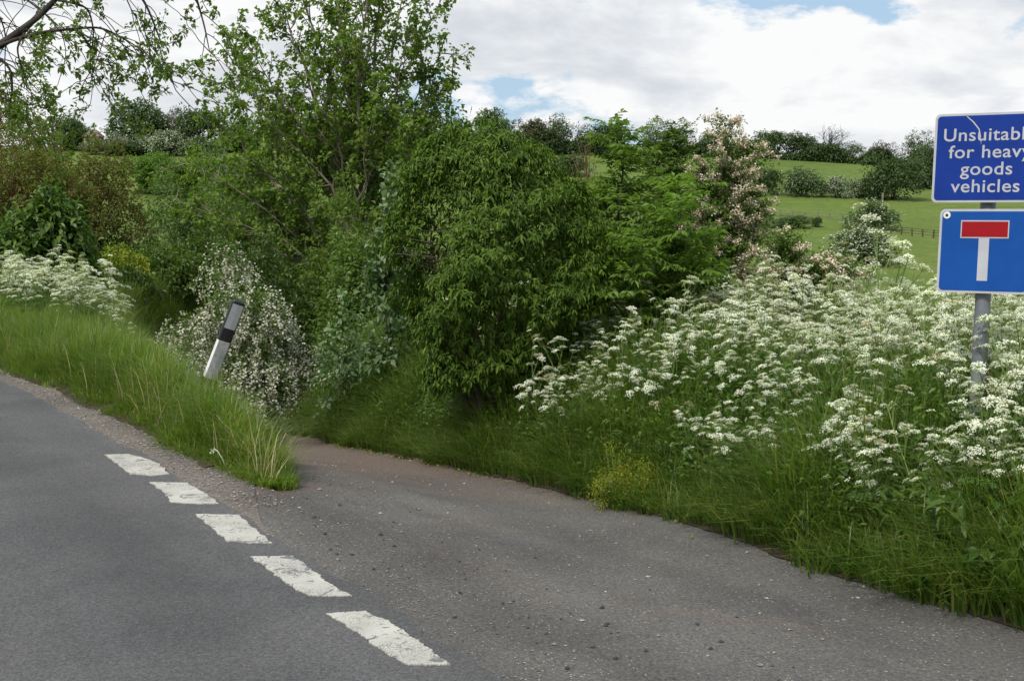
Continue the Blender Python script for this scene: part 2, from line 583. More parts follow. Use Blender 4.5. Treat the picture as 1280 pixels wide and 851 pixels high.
M['fresh_green'] = leaf_mat('fresh_green_leaves', (.080, .135, .022), (.120, .185, .030), (.165, .235, .040), .4)
M['yellow_green'] = leaf_mat('yellow_green_leaves', (.15, .175, .018), (.235, .255, .025), (.33, .34, .035), .35)
M['crosswort'] = leaf_mat('crosswort_leaves', (.15, .185, .022), (.27, .28, .026), (.42, .40, .03), .45)
M['cherry'] = leaf_mat('dark_glossy_leaves', (.045, .078, .016), (.070, .115, .022), (.115, .155, .032), .35, .4, .4)
M['far_dark_hazy'] = leaf_mat('hedgerow_dark_hazy', (.055, .080, .038), (.078, .110, .048), (.105, .138, .060), .35)  # dark far foliage, lightened in its colour to stand in for distance haze
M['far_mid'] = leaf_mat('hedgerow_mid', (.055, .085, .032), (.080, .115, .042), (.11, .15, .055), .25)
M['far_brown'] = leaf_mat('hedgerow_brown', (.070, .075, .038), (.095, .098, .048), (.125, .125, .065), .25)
M['blossom'] = leaf_mat('white_blossom', (.48, .47, .37), (.62, .61, .52), (.76, .74, .67), .25, .8, .1)
M['far_blossom'] = leaf_mat('far_white_blossom', (.36, .38, .29), (.50, .50, .42), (.62, .61, .54), .25, .8, .1)
M['pink'] = leaf_mat('pink_blossom', (.64, .45, .42), (.76, .61, .57), (.84, .76, .71), .25, .8, .1)
M['straw'] = leaf_mat('dry_straw', (.24, .20, .10), (.34, .28, .15), (.44, .37, .22), .3)


def sign_mats():
    def pm(name, c, rough=.4, spec=.4, metal=0, var=.12, scale=5):
        lo = tuple(v * (1 - var) for v in c); hi = tuple(min(1, v * (1 + var)) for v in c)
        return plain_mat(name, [(.3, lo), (.7, hi)], scale, 4, rough, spec, 0, 30, metal)
    M['sign_blue'] = pm('sign_blue', (.003, .028, .215), .55, .15, 0, .15)
    M['sign_white'] = pm('sign_white', (.40, .41, .44), .5, .2)
    M['sign_blue_faded'] = pm('sign_blue_lower', (.003, .060, .275), .55, .15, 0, .12)
    M['sign_red'] = pm('sign_red', (.27, .004, .008), .5, .15)
    M['post_grey'] = plain_mat('galvanised_post', [(.3, (.11, .12, .135)), (.7, (.19, .20, .215))], 9, 5, .55, .4, .1, 40, .2)
    M['marker_black'] = pm('marker_black', (.012, .012, .013), .5)
    M['marker_white'] = pm('marker_white', (.68, .68, .67), .5, .4, 0, .15, 18)
    M['marker_grey'] = pm('marker_reflective', (.30, .31, .32), .4, .5, 0, .1, 20)
    M['marker_panel'] = plain_mat('marker_scuffed', [(.3, (.20, .21, .20)), (.7, (.42, .43, .43))], 14, 6, .5, .4)
    M['scratch'] = pm('scratch', (.42, .42, .40), .7)
    M['black_hole'] = pm('black_bolt', (.02, .02, .02), .6)


sign_mats()

# ------------------------------------------------------------------ ground, roads
def grid_axis(a, b, step, lo, hi, growth=1.16):
    c = list(np.arange(a, b, step))
    x, d = b, step
    up = []
    while x < hi:
        up.append(x); d *= growth; x += min(d, 14)
    up.append(hi)
    x, d = a, step
    dn = []
    while x > lo:
        d *= growth; x -= min(d, 14); dn.append(max(x, lo))
    return np.array(sorted(set(dn)) + c + up)


def build_ground():
    xs = grid_axis(-9, 7, .16, -420, 420)
    ys = grid_axis(2, 19, .16, -60, 900)
    X, Y = np.meshgrid(xs, ys)
    Z, s, t, sl, sr = ground_parts(X, Y)
    lane = (s > sl - .05) & (s < sr + .05) & (t > -13) & (t < 27)
    main = (s > -6.4) & (s < island_edge(t) + .05)
    Z = Z - .035 * (lane | main)
    nx, ny = len(xs), len(ys)
    V = np.stack([X, Y, Z], -1).reshape(-1, 3)
    i = np.arange(ny - 1)[:, None] * nx + np.arange(nx - 1)[None]
    Q = np.stack([i, i + 1, i + nx + 1, i + nx], -1).reshape(-1, 4)
    o = obj('ground', mesh_from('ground', V, [Q], True), M['ground'])
    tag(o, 'green rolling meadow ground running to the far ridge', kind='structure')


build_ground()


def wobble(t, seed, amp, f0=1.0):
    r = np.random.default_rng(seed)
    z = np.zeros_like(t)
    for k in range(6):
        f = f0 * 2 ** k
        z += np.sin(t * f + r.uniform(0, 6.28)) * amp / (1.5 ** k)
    return z


def strip(name, ts, s_edges, zfun, mat, smooth=True):
    """a sheet following the road: columns at the given s curves"""
    cols = []
    for se in s_edges:
        x, y = xy(se, ts)
        cols.append(np.stack([x, y, zfun(x, y, se, ts)], -1))
    V = np.stack(cols, 1)
    n, m = V.shape[:2]
    i = np.arange(n - 1)[:, None] * m + np.arange(m - 1)[None]
    Q = np.stack([i, i + 1, i + m + 1, i + m], -1).reshape(-1, 4)
    return mesh_from(name, V.reshape(-1, 3), [Q], smooth)


def build_roads():
    # lane: lies under the edge of the main road surface
    ts = np.concatenate([np.arange(-13, -3, .4), np.arange(-3, 14, .06), np.arange(14, 27, .4)])
    sl = np.where(ts < 2.2, .12, lane_left(ts) - .25)
    sl = np.where(ts > 1.6, np.minimum(sl, .12 + np.clip(ts - 1.6, 0, 9) * .8), sl)
    sr = lane_right(ts) + .05 + wobble(ts, 5, .02, 2.2)
    us = np.linspace(0, 1, 34)
    cols = [sl + (sr - sl) * u for u in us]
    me = strip('lane', ts, cols, lambda x, y, s, t: H(x, y) + .006, M['lane'])
    tag(obj('lane', me, M['lane']), 'narrow side lane of brownish chipped tarmac dropping away', kind='structure')
    # gritty shoulder between main road and grass island
    ts = np.arange(.2, 24, .08)
    a = np.interp(ts, [4, 6, 9], [.05, -.02, -.16]); b = island_edge(ts) + .06 + wobble(ts, 9, .03, 1.3)
    b = np.where(ts < 2.4, np.interp(ts, [.2, 1.5, 2.4], [.10, .26, .54]), b)
    us = np.linspace(0, 1, 8)
    me = strip('shoulder', ts, [a + (b - a) * u for u in us], lambda x, y, s, t: H(x, y) + .011, M['gravel'])
    tag(obj('gravel_shoulder', me, M['gravel']), 'gritty brown gravel strip at the main road edge', kind='structure')
    # main road with a ragged edge
    ts = np.concatenate([np.arange(-14, -3, .5), np.arange(-3, 11, .03), np.arange(11, 60, .5)])
    edge = np.interp(ts, [-14, -1, 3.6, 5, 6.5, 8.6, 60], [.23, .23, .20, .13, .09, -.07, -.09]) + wobble(ts, 2, .014, 3.5)
    cols = [np.full_like(ts, q) for q in (-6.45, -5, -3.5, -2.2, -1.2, -.6, -.25)] + [edge - .05, edge, edge + .012]

    def z(x, y, s, t):
        zz = np.full_like(x, .018)
        return np.where(s > edge + .006, .0, zz)
    me = strip('main_road', ts, cols, z, M['main'], False)
    road = obj('main_road', me, M['main'])
    tag(road, 'grey tarmac main road with broken white edge line', kind='structure')
    # five painted dashes
    rng = np.random.default_rng(4)
    polys = [[(131, 568), (160, 567), (180, 572), (197, 578), (211, 592), (190, 594), (163, 592)],
             [(187, 602), (233, 603), (252, 613), (275, 629), (245, 629), (214, 627), (204, 614)],
             [(244, 642), (299, 643), (313, 656), (340, 678), (309, 678), (285, 676), (266, 660)],
             [(313, 695), (366, 694), (390, 711), (410, 728), (439, 744), (392, 744), (370, 737), (343, 716)],
             [(409, 766), (456, 763), (490, 778), (530, 806), (563, 830), (512, 830), (486, 818), (450, 792)]]
    for poly in polys:
        pts = [flat(p[0], p[1], .022) for p in poly]
        ring = []
        for i in range(len(pts)):
            p, q = pts[i], pts[(i + 1) % len(pts)]
            n = max(2, int(np.linalg.norm(q - p) / .012))
            for k in range(n):
                c = p + (q - p) * (k / n)
                j = rng.normal(0, .0024, 2) + .003 * np.sin(k * .5 + i * 2)
                ring.append((c[0] + j[0], c[1] + j[1], .0225))
        ring = np.array(ring)
        n = len(ring)
        V = np.vstack([ring, ring - np.array([0, 0, .006])])
        k = np.arange(n); k2 = (k + 1) % n
        Q = np.stack([k, k + n, k2 + n, k2], -1)
        obj('road_marking', mesh_from('road_marking', V, [k[::-1][None], Q]), M['paint'], road)


build_roads()


def stones():
    rng = np.random.default_rng(12)
    ico = np.array([[0, 0, 1], [.9, 0, .1], [.2, .9, 0], [-.8, .45, .1], [-.7, -.6, 0], [.3, -.9, .1], [0, 0, -.6]], float)
    T = [[0, 1, 2], [0, 2, 3], [0, 3, 4], [0, 4, 5], [0, 5, 1], [6, 2, 1], [6, 3, 2], [6, 4, 3], [6, 5, 4], [6, 1, 5]]
    T = np.array(T)

    def scatter(name, s, t, size, mat, label, lift):
        x, y = xy(s, t)
        z = np.maximum(H(x, y), 0) * 0 + H(x, y) + lift
        n = len(x)
        j = 1 + rng.normal(0, .22, (n, 7, 3))
        a = rng.uniform(0, 6.28, n)
        V = ico[None] * j * size[:, None, None] * np.array([1, 1, .55])
        ca, sa = np.cos(a)[:, None], np.sin(a)[:, None]
        V = np.stack([V[..., 0] * ca - V[..., 1] * sa, V[..., 0] * sa + V[..., 1] * ca, V[..., 2]], -1)
        V = V + np.stack([x, y, z + size * .2], -1)[:, None]
        F_ = (np.arange(n)[:, None, None] * 7 + T[None]).reshape(-1, 3)
        o = obj(name, mesh_from(name, V.reshape(-1, 3), [F_]), mat)
        tag(o, label, kind='stuff')
    n = 5200
    t = rng.uniform(1.9, 15, n); s = .10 + rng.uniform(0, 1, n) * (island_edge(t) - .08)
    s = np.where(t < 1.8, rng.uniform(.2, .45, n), s)
    scatter('edge_gravel', s, t, rng.gamma(3, .0015, n) + .0015, M['stone'], 'loose pale grit along the main road edge', .012)
    n = 1000
    t = rng.uniform(-2.2, 3, n); s = .26 + np.abs(rng.normal(0, .28, n))
    scatter('apron_grit', s, t, rng.gamma(3, .0008, n) + .001, M['stone'], 'fine loose grit beside the painted dashes', .008)
    n = 900
    t = rng.uniform(-3, 6, n); s = rng.uniform(.5, 2.7, n)
    scatter('lane_chippings', s, t, rng.gamma(2.5, .0016, n) + .002, M['stone'], 'scattered pale chippings on the side lane', .007)
    n = 170
    t = rng.uniform(-2.5, 3.5, n); s = .35 + np.abs(rng.normal(0, .6, n))
    scatter('tar_crumbs', s, t, rng.gamma(2.2, .0024, n) + .002, M['tar_lump'], 'black crumbs of tar lying on the side lane', .007)
    # soil rim where the turf meets the lane
    t = np.arange(-5, 14, .06)
    sr = lane_right(t) + wobble(t, 5, .02, 2.2)
    cols = [sr + .0 + wobble(t, 31, .015, 3.1), sr + .1, sr + .3]
    me = strip('soil', t, cols, lambda x, y, s, tt: H(x, y) + .013, M['soil'])
    tag(obj('soil_edge', me, M['soil']), 'dark soil rim between lane and grassy bank', kind='structure')
    t = np.arange(3.0, 14, .06)
    cols = [island_edge(t) + .0 + wobble(t, 41, .03, 2.0), island_edge(t) + .15, island_edge(t) + .35]
    me = strip('soil', t, cols, lambda x, y, s, tt: H(x, y) + .016, M['soil'])
    tag(obj('turf_soil', me, M['soil']), 'brown soil rim of the grass island', kind='structure')


stones()


# ------------------------------------------------------------------ grasses
def build_grass():
    rng = np.random.default_rng(21)
    def tufts(name, s, t, edge, hgt, nb, lean, label, mat, width=(.005, .011)):
        """tussocks: every tuft centre (s, t) sends up nb blades that arch outwards; lean (m,2) drags the whole tuft"""
        m = len(s)
        x, y = xy(s, t)
        tl = rng.normal(0, .34, (m, 2)) + lean
        th = hgt * rng.uniform(.65, 1.25, m)
        x, y = np.repeat(x, nb), np.repeat(y, nb)
        r = rng.normal(0, .035, (m * nb, 2))
        x, y = x + r[:, 0], y + r[:, 1]
        D = unit(r) * rng.uniform(.3, 1.0, (m * nb, 1)) + np.repeat(tl, nb, 0)
        D = unit(np.concatenate([D, np.zeros((m * nb, 1))], 1))
        hh = np.repeat(th, nb) * rng.uniform(.45, 1.15, m * nb)
        mb = MB()
        curl = np.clip(rng.uniform(.1, 1.0, m * nb) + .35 * np.repeat(np.linalg.norm(lean, axis=1), nb), 0, 1.25)
        blades(mb, np.stack([x, y, H(x, y) - .01], 1), D, hh, rng.uniform(*width, m * nb), curl)
        tag(obj(name, mb.mesh(name), mat), label, kind='stuff')
    # ---- island between main road and lane
    m = 12000
    t = 2.4 + 20 * rng.uniform(0, 1, m) ** 1.55
    lo = island_edge(t) + wobble(t, 9, .03, 1.3) + .03; hi = lane_left(t) + .05
    s = lo + (hi - lo) * rng.uniform(0, 1, m)
    keep = rng.uniform(0, 1, m) < np.clip((hi - lo) / 1.5, .10, 1)
    s, t, lo = s[keep], t[keep], lo[keep]
    tip = np.clip((t - 2.2) / 1.6, 0, 1)
    hgt = .9 * (.10 + .40 * sst(0, .38, s - lo) * (.42 + .58 * tip)) * np.where(t > 6, 1.08, 1)
    lean = -RN[None] * (np.clip(1 - (s - lo) / .3, 0, 1) * .55)[:, None] + RN[None] * .12
    mk = np.array([-2.35, 9.3]); xx, yy = xy(s, t)
    hgt = hgt * (1 - .38 * np.exp(-((xx - mk[0]) ** 2 + (yy - mk[1]) ** 2) / .35 ** 2))      # trodden round the marker post
    tufts('island_grass', s, t, lo, hgt, 15, lean, 'long bright green grass on the verge island by the marker post', M['verge_grass'], (.004, .013))
    m = 900
    t = 2.4 + 13 * rng.uniform(0, 1, m); lo = island_edge(t) + .08; s = lo + (lane_left(t) - lo) * rng.uniform(0, 1, m)
    x, y = xy(s, t); a = rng.uniform(0, 6.28, m)
    mb = MB(); blades(mb, np.stack([x, y, H(x, y)], 1), np.stack([np.cos(a), np.sin(a), 0 * a], 1), rng.uniform(.2, .55, m), rng.uniform(.004, .009, m), rng.uniform(.1, 1.1, m))
    tag(obj('verge_straw', mb.mesh('verge_straw'), M['straw']), 'dead straw blades scattered through the island grass', kind='stuff')
    # ---- right bank: tussocks spilling to the lane edge
    m = 9500
    t = rng.uniform(-4.5, 15, m)
    off = np.abs(rng.normal(0, 1.05, m)) + .02 + .05 * np.sin(t * 2.3 + np.sin(t * 5.1)) + .03 * np.sin(t * 9.7)
    s = lane_right(t) + off
    x, y = xy(s, t)
    px, py = project(np.stack([x, y, H(x, y) + .2], 1))
    keep = (px > -60) & (px < 1360) & (py < 960) & (off < 4.5)
    s, t, off = s[keep], t[keep], off[keep]
    hgt = (.33 + .27 * sst(0, .6, off)) * (1 + .25 * np.sin(t * 3.1 + np.sin(t * 1.7)))
    lean = -RN[None] * (np.clip(1 - off / 1.0, 0, 1) * .42)[:, None]
    tufts('bank_grass', s, t, off, hgt, 15, lean, 'long soft grass hanging over the bank beside the lane', M['bank_grass'], (.004, .015))
    # ---- tall thin meadow grass among the cow parsley
    n = 42000
    x = rng.uniform(-3.5, 8, n); y = rng.uniform(5.5, 17, n)
    s, t = st(x, y)
    keep = (s > lane_right(t) + .8) & (x / y < .5)
    x, y = x[keep], y[keep]
    z = H(x, y)
    a = rng.uniform(0, 6.28, len(x)); D = np.stack([np.cos(a), np.sin(a), 0 * a], 1)
    mb = MB()
    blades(mb, np.stack([x, y, z], 1), D, rng.uniform(.4, .85, len(x)), rng.uniform(.004, .009, len(x)), rng.uniform(.05, .6, len(x)))
    tag(obj('meadow_grass', mb.mesh('meadow_grass'), M['bank_grass']), 'tall grass growing between the cow parsley stems', kind='stuff')
    # ---- dry flowering grass heads
    n = 1500
    x = rng.uniform(-1, 6.5, n); y = rng.uniform(6, 16, n)
    s, t = st(x, y); keep = (s > lane_right(t) + 1.2)
    x, y = x[keep], y[keep]
    z = H(x, y)
    a = rng.uniform(0, 6.28, len(x)); D = np.stack([np.cos(a), np.sin(a), 0 * a], 1)
    mb = MB()
    blades(mb, np.stack([x, y, z], 1), D, rng.uniform(.8, 1.15, len(x)), rng.uniform(.004, .008, len(x)), rng.uniform(.05, .35, len(x)))
    tag(obj('seeding_grass', mb.mesh('seeding_grass'), M['straw']), 'thin straw coloured grass stalks among the cow parsley', kind='stuff')
    # ---- valley rough grass in front of the bushes
    n = 45000
    x = rng.uniform(-12, 8, n); y = rng.uniform(14, 34, n)
    s, t = st(x, y); keep = (s > lane_right(t) + .1) | ((s > .5) & (s < lane_left(t)) & (t > 14))
    x, y = x[keep], y[keep]; z = H(x, y)
    a = rng.uniform(0, 6.28, len(x)); D = np.stack([np.cos(a), np.sin(a), 0 * a], 1)
    mb = MB()
    blades(mb, np.stack([x, y, z], 1), D, rng.uniform(.3, .75, len(x)), rng.uniform(.01, .02, len(x)), rng.uniform(.1, .8, len(x)), 2)
    tag(obj('valley_grass', mb.mesh('valley_grass'), M['bank_grass']), 'rough grass on the slope below the bushes', kind='stuff')
    # ---- broad leaved undergrowth of the bank
    n = 6000
    t = rng.uniform(-4.5, 13.5, n); off = .25 + np.abs(rng.normal(0, 1.3, n)); s = lane_right(t) + off
    x, y = xy(s, t); z = H(x, y)
    px, py = project(np.stack([x, y, z], 1)); keep = (px > -40) & (px < 1340) & (off < 5)
    x, y, z, off = x[keep], y[keep], z[keep], off[keep]
    k = 10
    hgt = rng.uniform(.12, .62, (len(x), k)) * np.clip(.5 + off * .5, .5, 1)[:, None]
    P = np.stack([x, y, z], 1)[:, None] + np.stack([rng.normal(0, .06, hgt.shape), rng.normal(0, .06, hgt.shape), hgt], -1)
    a = rng.uniform(0, 6.28, hgt.shape)
    D = np.stack([np.cos(a), np.sin(a), rng.uniform(-.5, .4, hgt.shape)], -1)
    P, D = P.reshape(-1, 3), D.reshape(-1, 3)
    N = np.array([0, 0, 1.]) + rng.normal(0, .35, P.shape)
    L = rng.uniform(.022, .065, len(P))
    mb = MB(); leaves(mb, P, D, N, L, L * rng.uniform(.35, .6, len(P)), .2, .25, True)
    tag(obj('undergrowth', mb.mesh('undergrowth'), M['herb']), 'low leafy weeds growing through the bank grass', kind='stuff')
    # dry stalks leaning out over the lane edge
    n = 120
    t = rng.uniform(-3, 9, n); s = lane_right(t) + rng.uniform(.1, .9, n)
    x, y = xy(s, t); a = rng.normal(0, .5, n)
    D = unit(np.stack([-RN[0] + a, -RN[1] - a * .6, 0 * a], 1))
    mb = MB(); blades(mb, np.stack([x, y, H(x, y)], 1), D, rng.uniform(.45, .8, n), rng.uniform(.005, .008, n), rng.uniform(.4, 1.2, n))
    tag(obj('leaning_stalks', mb.mesh('leaning_stalks'), M['straw']), 'straw coloured stalks leaning from the bank over the lane', kind='stuff')
    # yellow litter
    n = 130
    t = rng.normal(6.0, 2.0, n); s = lane_right(t) - np.abs(rng.normal(.0, .09, n)) - .01
    x, y = xy(s, t); z = H(x, y) + .016
    a = rng.uniform(0, 6.28, n); D = np.stack([np.cos(a), np.sin(a), rng.uniform(0, .5, n)], 1)
    mb = MB(); leaves(mb, np.stack([x, y, z], 1), D, np.tile([0, 0, 1.], (n, 1)) + rng.normal(0, .3, (n, 3)), .035, .02, .3)
    tag(obj('fallen_leaves', mb.mesh('fallen_leaves'), M['yellow_green']), 'yellow fallen leaves along the far lane edge', kind='stuff')


build_grass()


# ------------------------------------------------------------------ trees and bushes
def branch(rng, p, d, length, n, wander, pull, upto=None):
    """polyline from p along d; pull is added to the direction each step"""
    pts = [np.array(p, float)]
    d = unit(np.asarray(d, float))
    for i in range(n):
        d = unit(d + rng.normal(0, wander, 3) + np.asarray(pull) / n)
        pts.append(pts[-1] + d * length / n)
    return np.array(pts), d


def cluster_leaves(rng, mb, C, O, per, L, ratio, spread, droop, out, six=False, bend=.25, lw=.35):
    """leaf rosettes at points C facing O"""
    n = len(C)
    if n == 0: return
    P = np.repeat(C, per, 0) + rng.normal(0, spread, (n * per, 3))
    Oo = np.repeat(O, per, 0)
    D = Oo * out + rng.normal(0, .8, P.shape) + np.array([0, 0, -droop])
    N = Oo * .6 + np.array([0, 0, .9]) + rng.normal(0, lw, P.shape)
    l = L * rng.uniform(.6, 1.25, len(P))
    leaves(mb, P, D, N, l, l * ratio * rng.uniform(.8, 1.2, len(P)), .2, bend, six)


def lumps_points(rng, rx, ry, rz, nl, nc, lr=(.28, .5), inner=.2, low=-.55):
    """cluster centres on lumpy overlapping globes inside an ellipsoid standing on z=0"""
    u = unit(rng.normal(0, 1, (nl, 3)))
    u[:, 2] = np.abs(u[:, 2]) * np.where(rng.uniform(0, 1, nl) < .72, 1, -.8)
    rad = rng.uniform(.35, .78, nl)[:, None]
    c = u * rad * np.array([rx, ry, rz]) + np.array([0, 0, rz])
    mean = (rx * ry * rz) ** (1 / 3)
    r = rng.uniform(*lr, nl) * mean
    # keep inside the ellipsoid
    pr = r / r.sum() * 1.0
    pr = r ** 2 / (r ** 2).sum()
    k = rng.choice(nl, nc, p=pr)
    v = unit(rng.normal(0, 1, (nc, 3)))
    flip = (v[:, 2] < low)
    v[flip, 2] *= -1
    depth = np.where(rng.uniform(0, 1, nc) < inner, rng.uniform(.3, .8, nc), rng.uniform(.82, 1.12, nc))
    P = c[k] + v * (r[k] * depth)[:, None]
    P[:, 2] = np.maximum(P[:, 2], .03 * rz + rng.uniform(0, .2 * rz, nc) * (P[:, 2] < .05 * rz))
    return P, v, c, r


def make_bush(rng, rx, ry, rz, nl, nc, per, L, ratio=.5, droop=.15, out=.8, spread=None, stems=6, stem_r=.03,
              six=False, blossom=0, bl_size=.03, bl_per=6, lr=(.28, .5), inner=.2, bend=.25, low=-.55, twigs=0, raise_=0., spray=0, dome=0.):
    """returns wood mesh, crown mesh, blossom mesh; stands on z=0"""
    C, O, lc, lr_ = lumps_points(rng, rx, ry, rz, nl, nc, lr, inner, low)
    lo_, hi_ = np.percentile(C, 1, 0), np.percentile(C, 99, 0)     # stretch the lumps to the wanted size
    sc_ = np.array([2 * rx, 2 * ry, 2 * rz]) / (hi_ - lo_); of_ = np.array([-rx, -ry, .03 * rz])
    C = (C - lo_) * sc_ + of_; lc = (lc - lo_) * sc_ + of_
    if dome:
        w1, w2, w3 = rng.uniform(0, 6.28, 3)
        def dm(q):
            a_, b_ = q[:, 0] / rx, q[:, 1] / ry
            return 1 - dome * np.clip(a_ * a_ + .5 * b_ * b_, 0, 1.3) + .10 * np.sin(a_ * 4.2 + w1) + .06 * np.sin(a_ * 9.5 + b_ * 3 + w2)
        C[:, 2] *= dm(C); lc[:, 2] *= dm(lc)
    C[:, 2] = np.maximum(C[:, 2], .02)
    C[:, 2] += raise_; lc[:, 2] += raise_
    mb = MB()
    cluster_leaves(rng, mb, C, O, per, L, ratio, spread if spread is not None else L * .5, droop, out, six, bend)
    crown = mb.mesh('crown')
    wb = MB()
    order = rng.permutation(len(lc))[:stems]
    for i in order:
        a = np.array([rng.normal(0, .06 * rx), rng.normal(0, .06 * ry), -.05])
        b = lc[i]
        mid = a + (b - a) * .5 + np.array([0, 0, .15 * rz]) + rng.normal(0, .06 * rx, 3)
        pts = np.array([a, (a + mid) / 2 + rng.normal(0, .02 * rx, 3), mid, (mid + b) / 2 + rng.normal(0, .02 * rx, 3), b])
        wb.tube(pts, np.linspace(stem_r, stem_r * .35, 5), 5)
        for q in range(twigs):
            e = b + unit(rng.normal(0, 1, 3) + (0, 0, .6)) * lr_[i] * rng.uniform(.9, 1.3)
            m2 = (pts[3] + e) / 2 + rng.normal(0, .05 * rx, 3)
            wb.tube(np.array([pts[2 + q % 3], m2, e]), np.array([stem_r * .3, stem_r * .2, stem_r * .08]), 3)
    wood = wb.mesh('trunk', True)
    bl = None
    if blossom:
        outer = rng.uniform(0, 1, len(C)) < blossom
        # blossom comes in sprays: choose by slow noise over the surface
        mb = MB()
        cc = C[outer] + O[outer] * L * .7
        Os = O[outer]
        if spray:           # blossom hangs in short strings
            dirs = unit(Os * np.array([1, 1, 0]) * .5 + np.array([0, 0, -1.]) + rng.normal(0, .25, Os.shape))
            k_ = 5
            cc = (cc[:, None] + dirs[:, None] * (np.arange(k_) * spray / k_)[None, :, None]).reshape(-1, 3)
            Os = np.repeat(Os, k_, 0)
        n = len(cc)
        P = np.repeat(cc, bl_per, 0) + rng.normal(0, bl_size * (.8 if spray else 1.6), (n * bl_per, 3))
        Oo = np.repeat(Os, bl_per, 0)
        D = rng.normal(0, 1, P.shape)
        leaves(mb, P, D, Oo + np.array([0, 0, .5]) + rng.normal(0, .4, P.shape), bl_size * rng.uniform(.7, 1.3, len(P)), bl_size * .9, .1)
        bl = mb.mesh('blossom')
    return wood, crown, bl


def plant_thing(name, loc, wood, crown, bl, wm, cm, bm=None, rz=0, scale=None, trunk='trunk'):
    e = empty(name, loc, (0, 0, rz))
    if scale is not None: e.scale = scale
    if wood is not None: obj(trunk, wood, wm, e)
    if crown is not None: obj('crown', crown, cm, e)
    if bl is not None: obj('blossom', bl, bm, e)
    return e


def bush_px(name, label, cat, pxc, pyt, pxw, depth, cm, wm='bark', bm=None, seed=1, nl=22, nc=2500, per=7, L=.07, group=None,
            pyb=None, ryf=.9, lift=0., bare_top=0, **kw):
    """a bush whose outline spans pxw pixels about pxc and reaches up to pyt, standing on the ground at that depth"""
    rng = np.random.default_rng(seed)
    c = at(pxc, 300, depth)
    z0 = float(H(c[0], c[1])) - .05 if pyb is None else at(pxc, pyb, depth)[2]
    zt = at(pxc, pyt, depth)[2]
    rz = (zt - z0) / 2
    rx = pxw / 2 / F * depth * .96
    kw.setdefault('dome', .22)
    wood, crown, bl = make_bush(rng, rx, rx * ryf, rz, nl, nc, per, L, **kw)
    e = plant_thing(name, (c[0], c[1], z0), wood, crown, bl, M[wm], M[cm], M[bm] if bm else None)
    tag(e, label, cat, group)
    return e


def build_sycamore():
    rng = np.random.default_rng(8)
    depth = 25.0
    base = at(452, 330, depth)
    z0 = float(H(base[0], base[1])) - .1
    b = np.array([base[0], base[1], z0])
    k = depth / F
    wb = MB(); tips = []; outs = []
    # stem tips in photo pixels: a fan of straight shoots from a low fork
    forks = []
    trunk_top = at(446, 300, depth)
    trunk = np.array([b, b + (trunk_top - b) * .35 + (.05, 0, 0), b + (trunk_top - b) * .7 + (-.04, 0, 0), trunk_top])
    wb.tube(trunk, [.2, .16, .135, .12], 9, False)
    targets = [(300, 40), (330, -30), (365, -60), (400, -80), (432, -90), (462, -95), (492, -85), (520, -50), (545, 0), (562, 60), (285, 110),
               (350, 20), (470, -20), (420, 10), (510, 30), (540, 110), (300, 170), (385, 70), (450, 60), (268, 70), (575, 95), (555, 140),
               (270, 215), (240, 265), (262, 150), (232, 200), (215, 250), (300, 235), (345, 200), (320, 130), (290, 60), (480, 120), (520, 160), (250, 320), (330, 250), (560, 190), (310, 300)]
    for i, (tx, ty) in enumerate(targets):
        dz = rng.uniform(-1.5, 1.5) if i % 3 else rng.uniform(-.5, .5)
        end = at(tx + rng.normal(0, 5), ty, depth + dz)
        f = rng.uniform(.55, 1.0)
        st_ = trunk[0] + (trunk[-1] - trunk[0]) * f if ty < 150 else trunk[0] + (trunk[-1] - trunk[0]) * rng.uniform(.3, .8)
        n = 9
        u = np.linspace(0, 1, n)[:, None]
        mid = st_ + (end - st_) * .45 + np.array([-(end[0] - st_[0]) * .18, 0, (.12 if ty < 150 else .05) * np.linalg.norm(end - st_)])
        pts = (1 - u) ** 2 * st_ + 2 * u * (1 - u) * mid + u * u * end
        pts[1:-1] += rng.normal(0, .05, (n - 2, 3))
        r0 = .06 if ty < 0 else .042
        rad = r0 * (1 - .88 * u[:, 0])
        wb.tube(pts, rad, 6)
        ln = np.linalg.norm(end - st_)
        nb = int(13 + 5 * ln / 6)
        for q in range(nb):
            uu = .28 + .72 * (q + rng.uniform(0, 1)) / nb
            j = min(int(uu * (n - 1)), n - 2)
            p = pts[j] + (pts[j + 1] - pts[j]) * (uu * (n - 1) - j)
            tan = unit(pts[j + 1] - pts[j])
            d = tan * .75 + unit(rng.normal(0, 1, 3)) * .85 + np.array([0, 0, .15])
            l = rng.uniform(.45, 1.25) * (1.15 - .55 * uu)
            tw, dd = branch(rng, p, d, l, 4, .16, (0, 0, .35))
            wb.tube(tw, np.linspace(.016, .005, 5), 4)
            tips.append(tw[-1]); outs.append(dd)
            tips.append(tw[2]); outs.append(unit(dd + rng.normal(0, .6, 3)))
            for w in range(2):
                t2, d2 = branch(rng, tw[rng.integers(1, 4)], dd + rng.normal(0, .8, 3), l * rng.uniform(.35, .65), 3, .2, (0, 0, .3))
                wb.tube(t2, np.linspace(.008, .004, 4), 3)
                tips.append(t2[-1]); outs.append(d2)
    tips = np.array(tips); outs = np.array(outs)
    mb = MB()
    # palmate leaves hanging in loose rosettes, each blown the same way a little
    C = tips; O = unit(outs + np.array([-.15, 0, .2]))
    cluster_leaves(rng, mb, C, O, 13, .10, .85, .055, .30, .5, False, .18, .5)
    e = empty('sycamore_tree', b)
    wood = wb; V = np.vstack(wb.V) - b
    wb.V = [V]
    mb.V = [np.vstack(mb.V) - b]
    obj('trunk', wb.mesh('trunk', True), M['bark_pale'], e)
    obj('crown', mb.mesh('crown'), M['sycamore'], e)
    tag(e, 'tall many-stemmed tree with a fan of shoots and open leafy crown', 'tree')


build_sycamore()


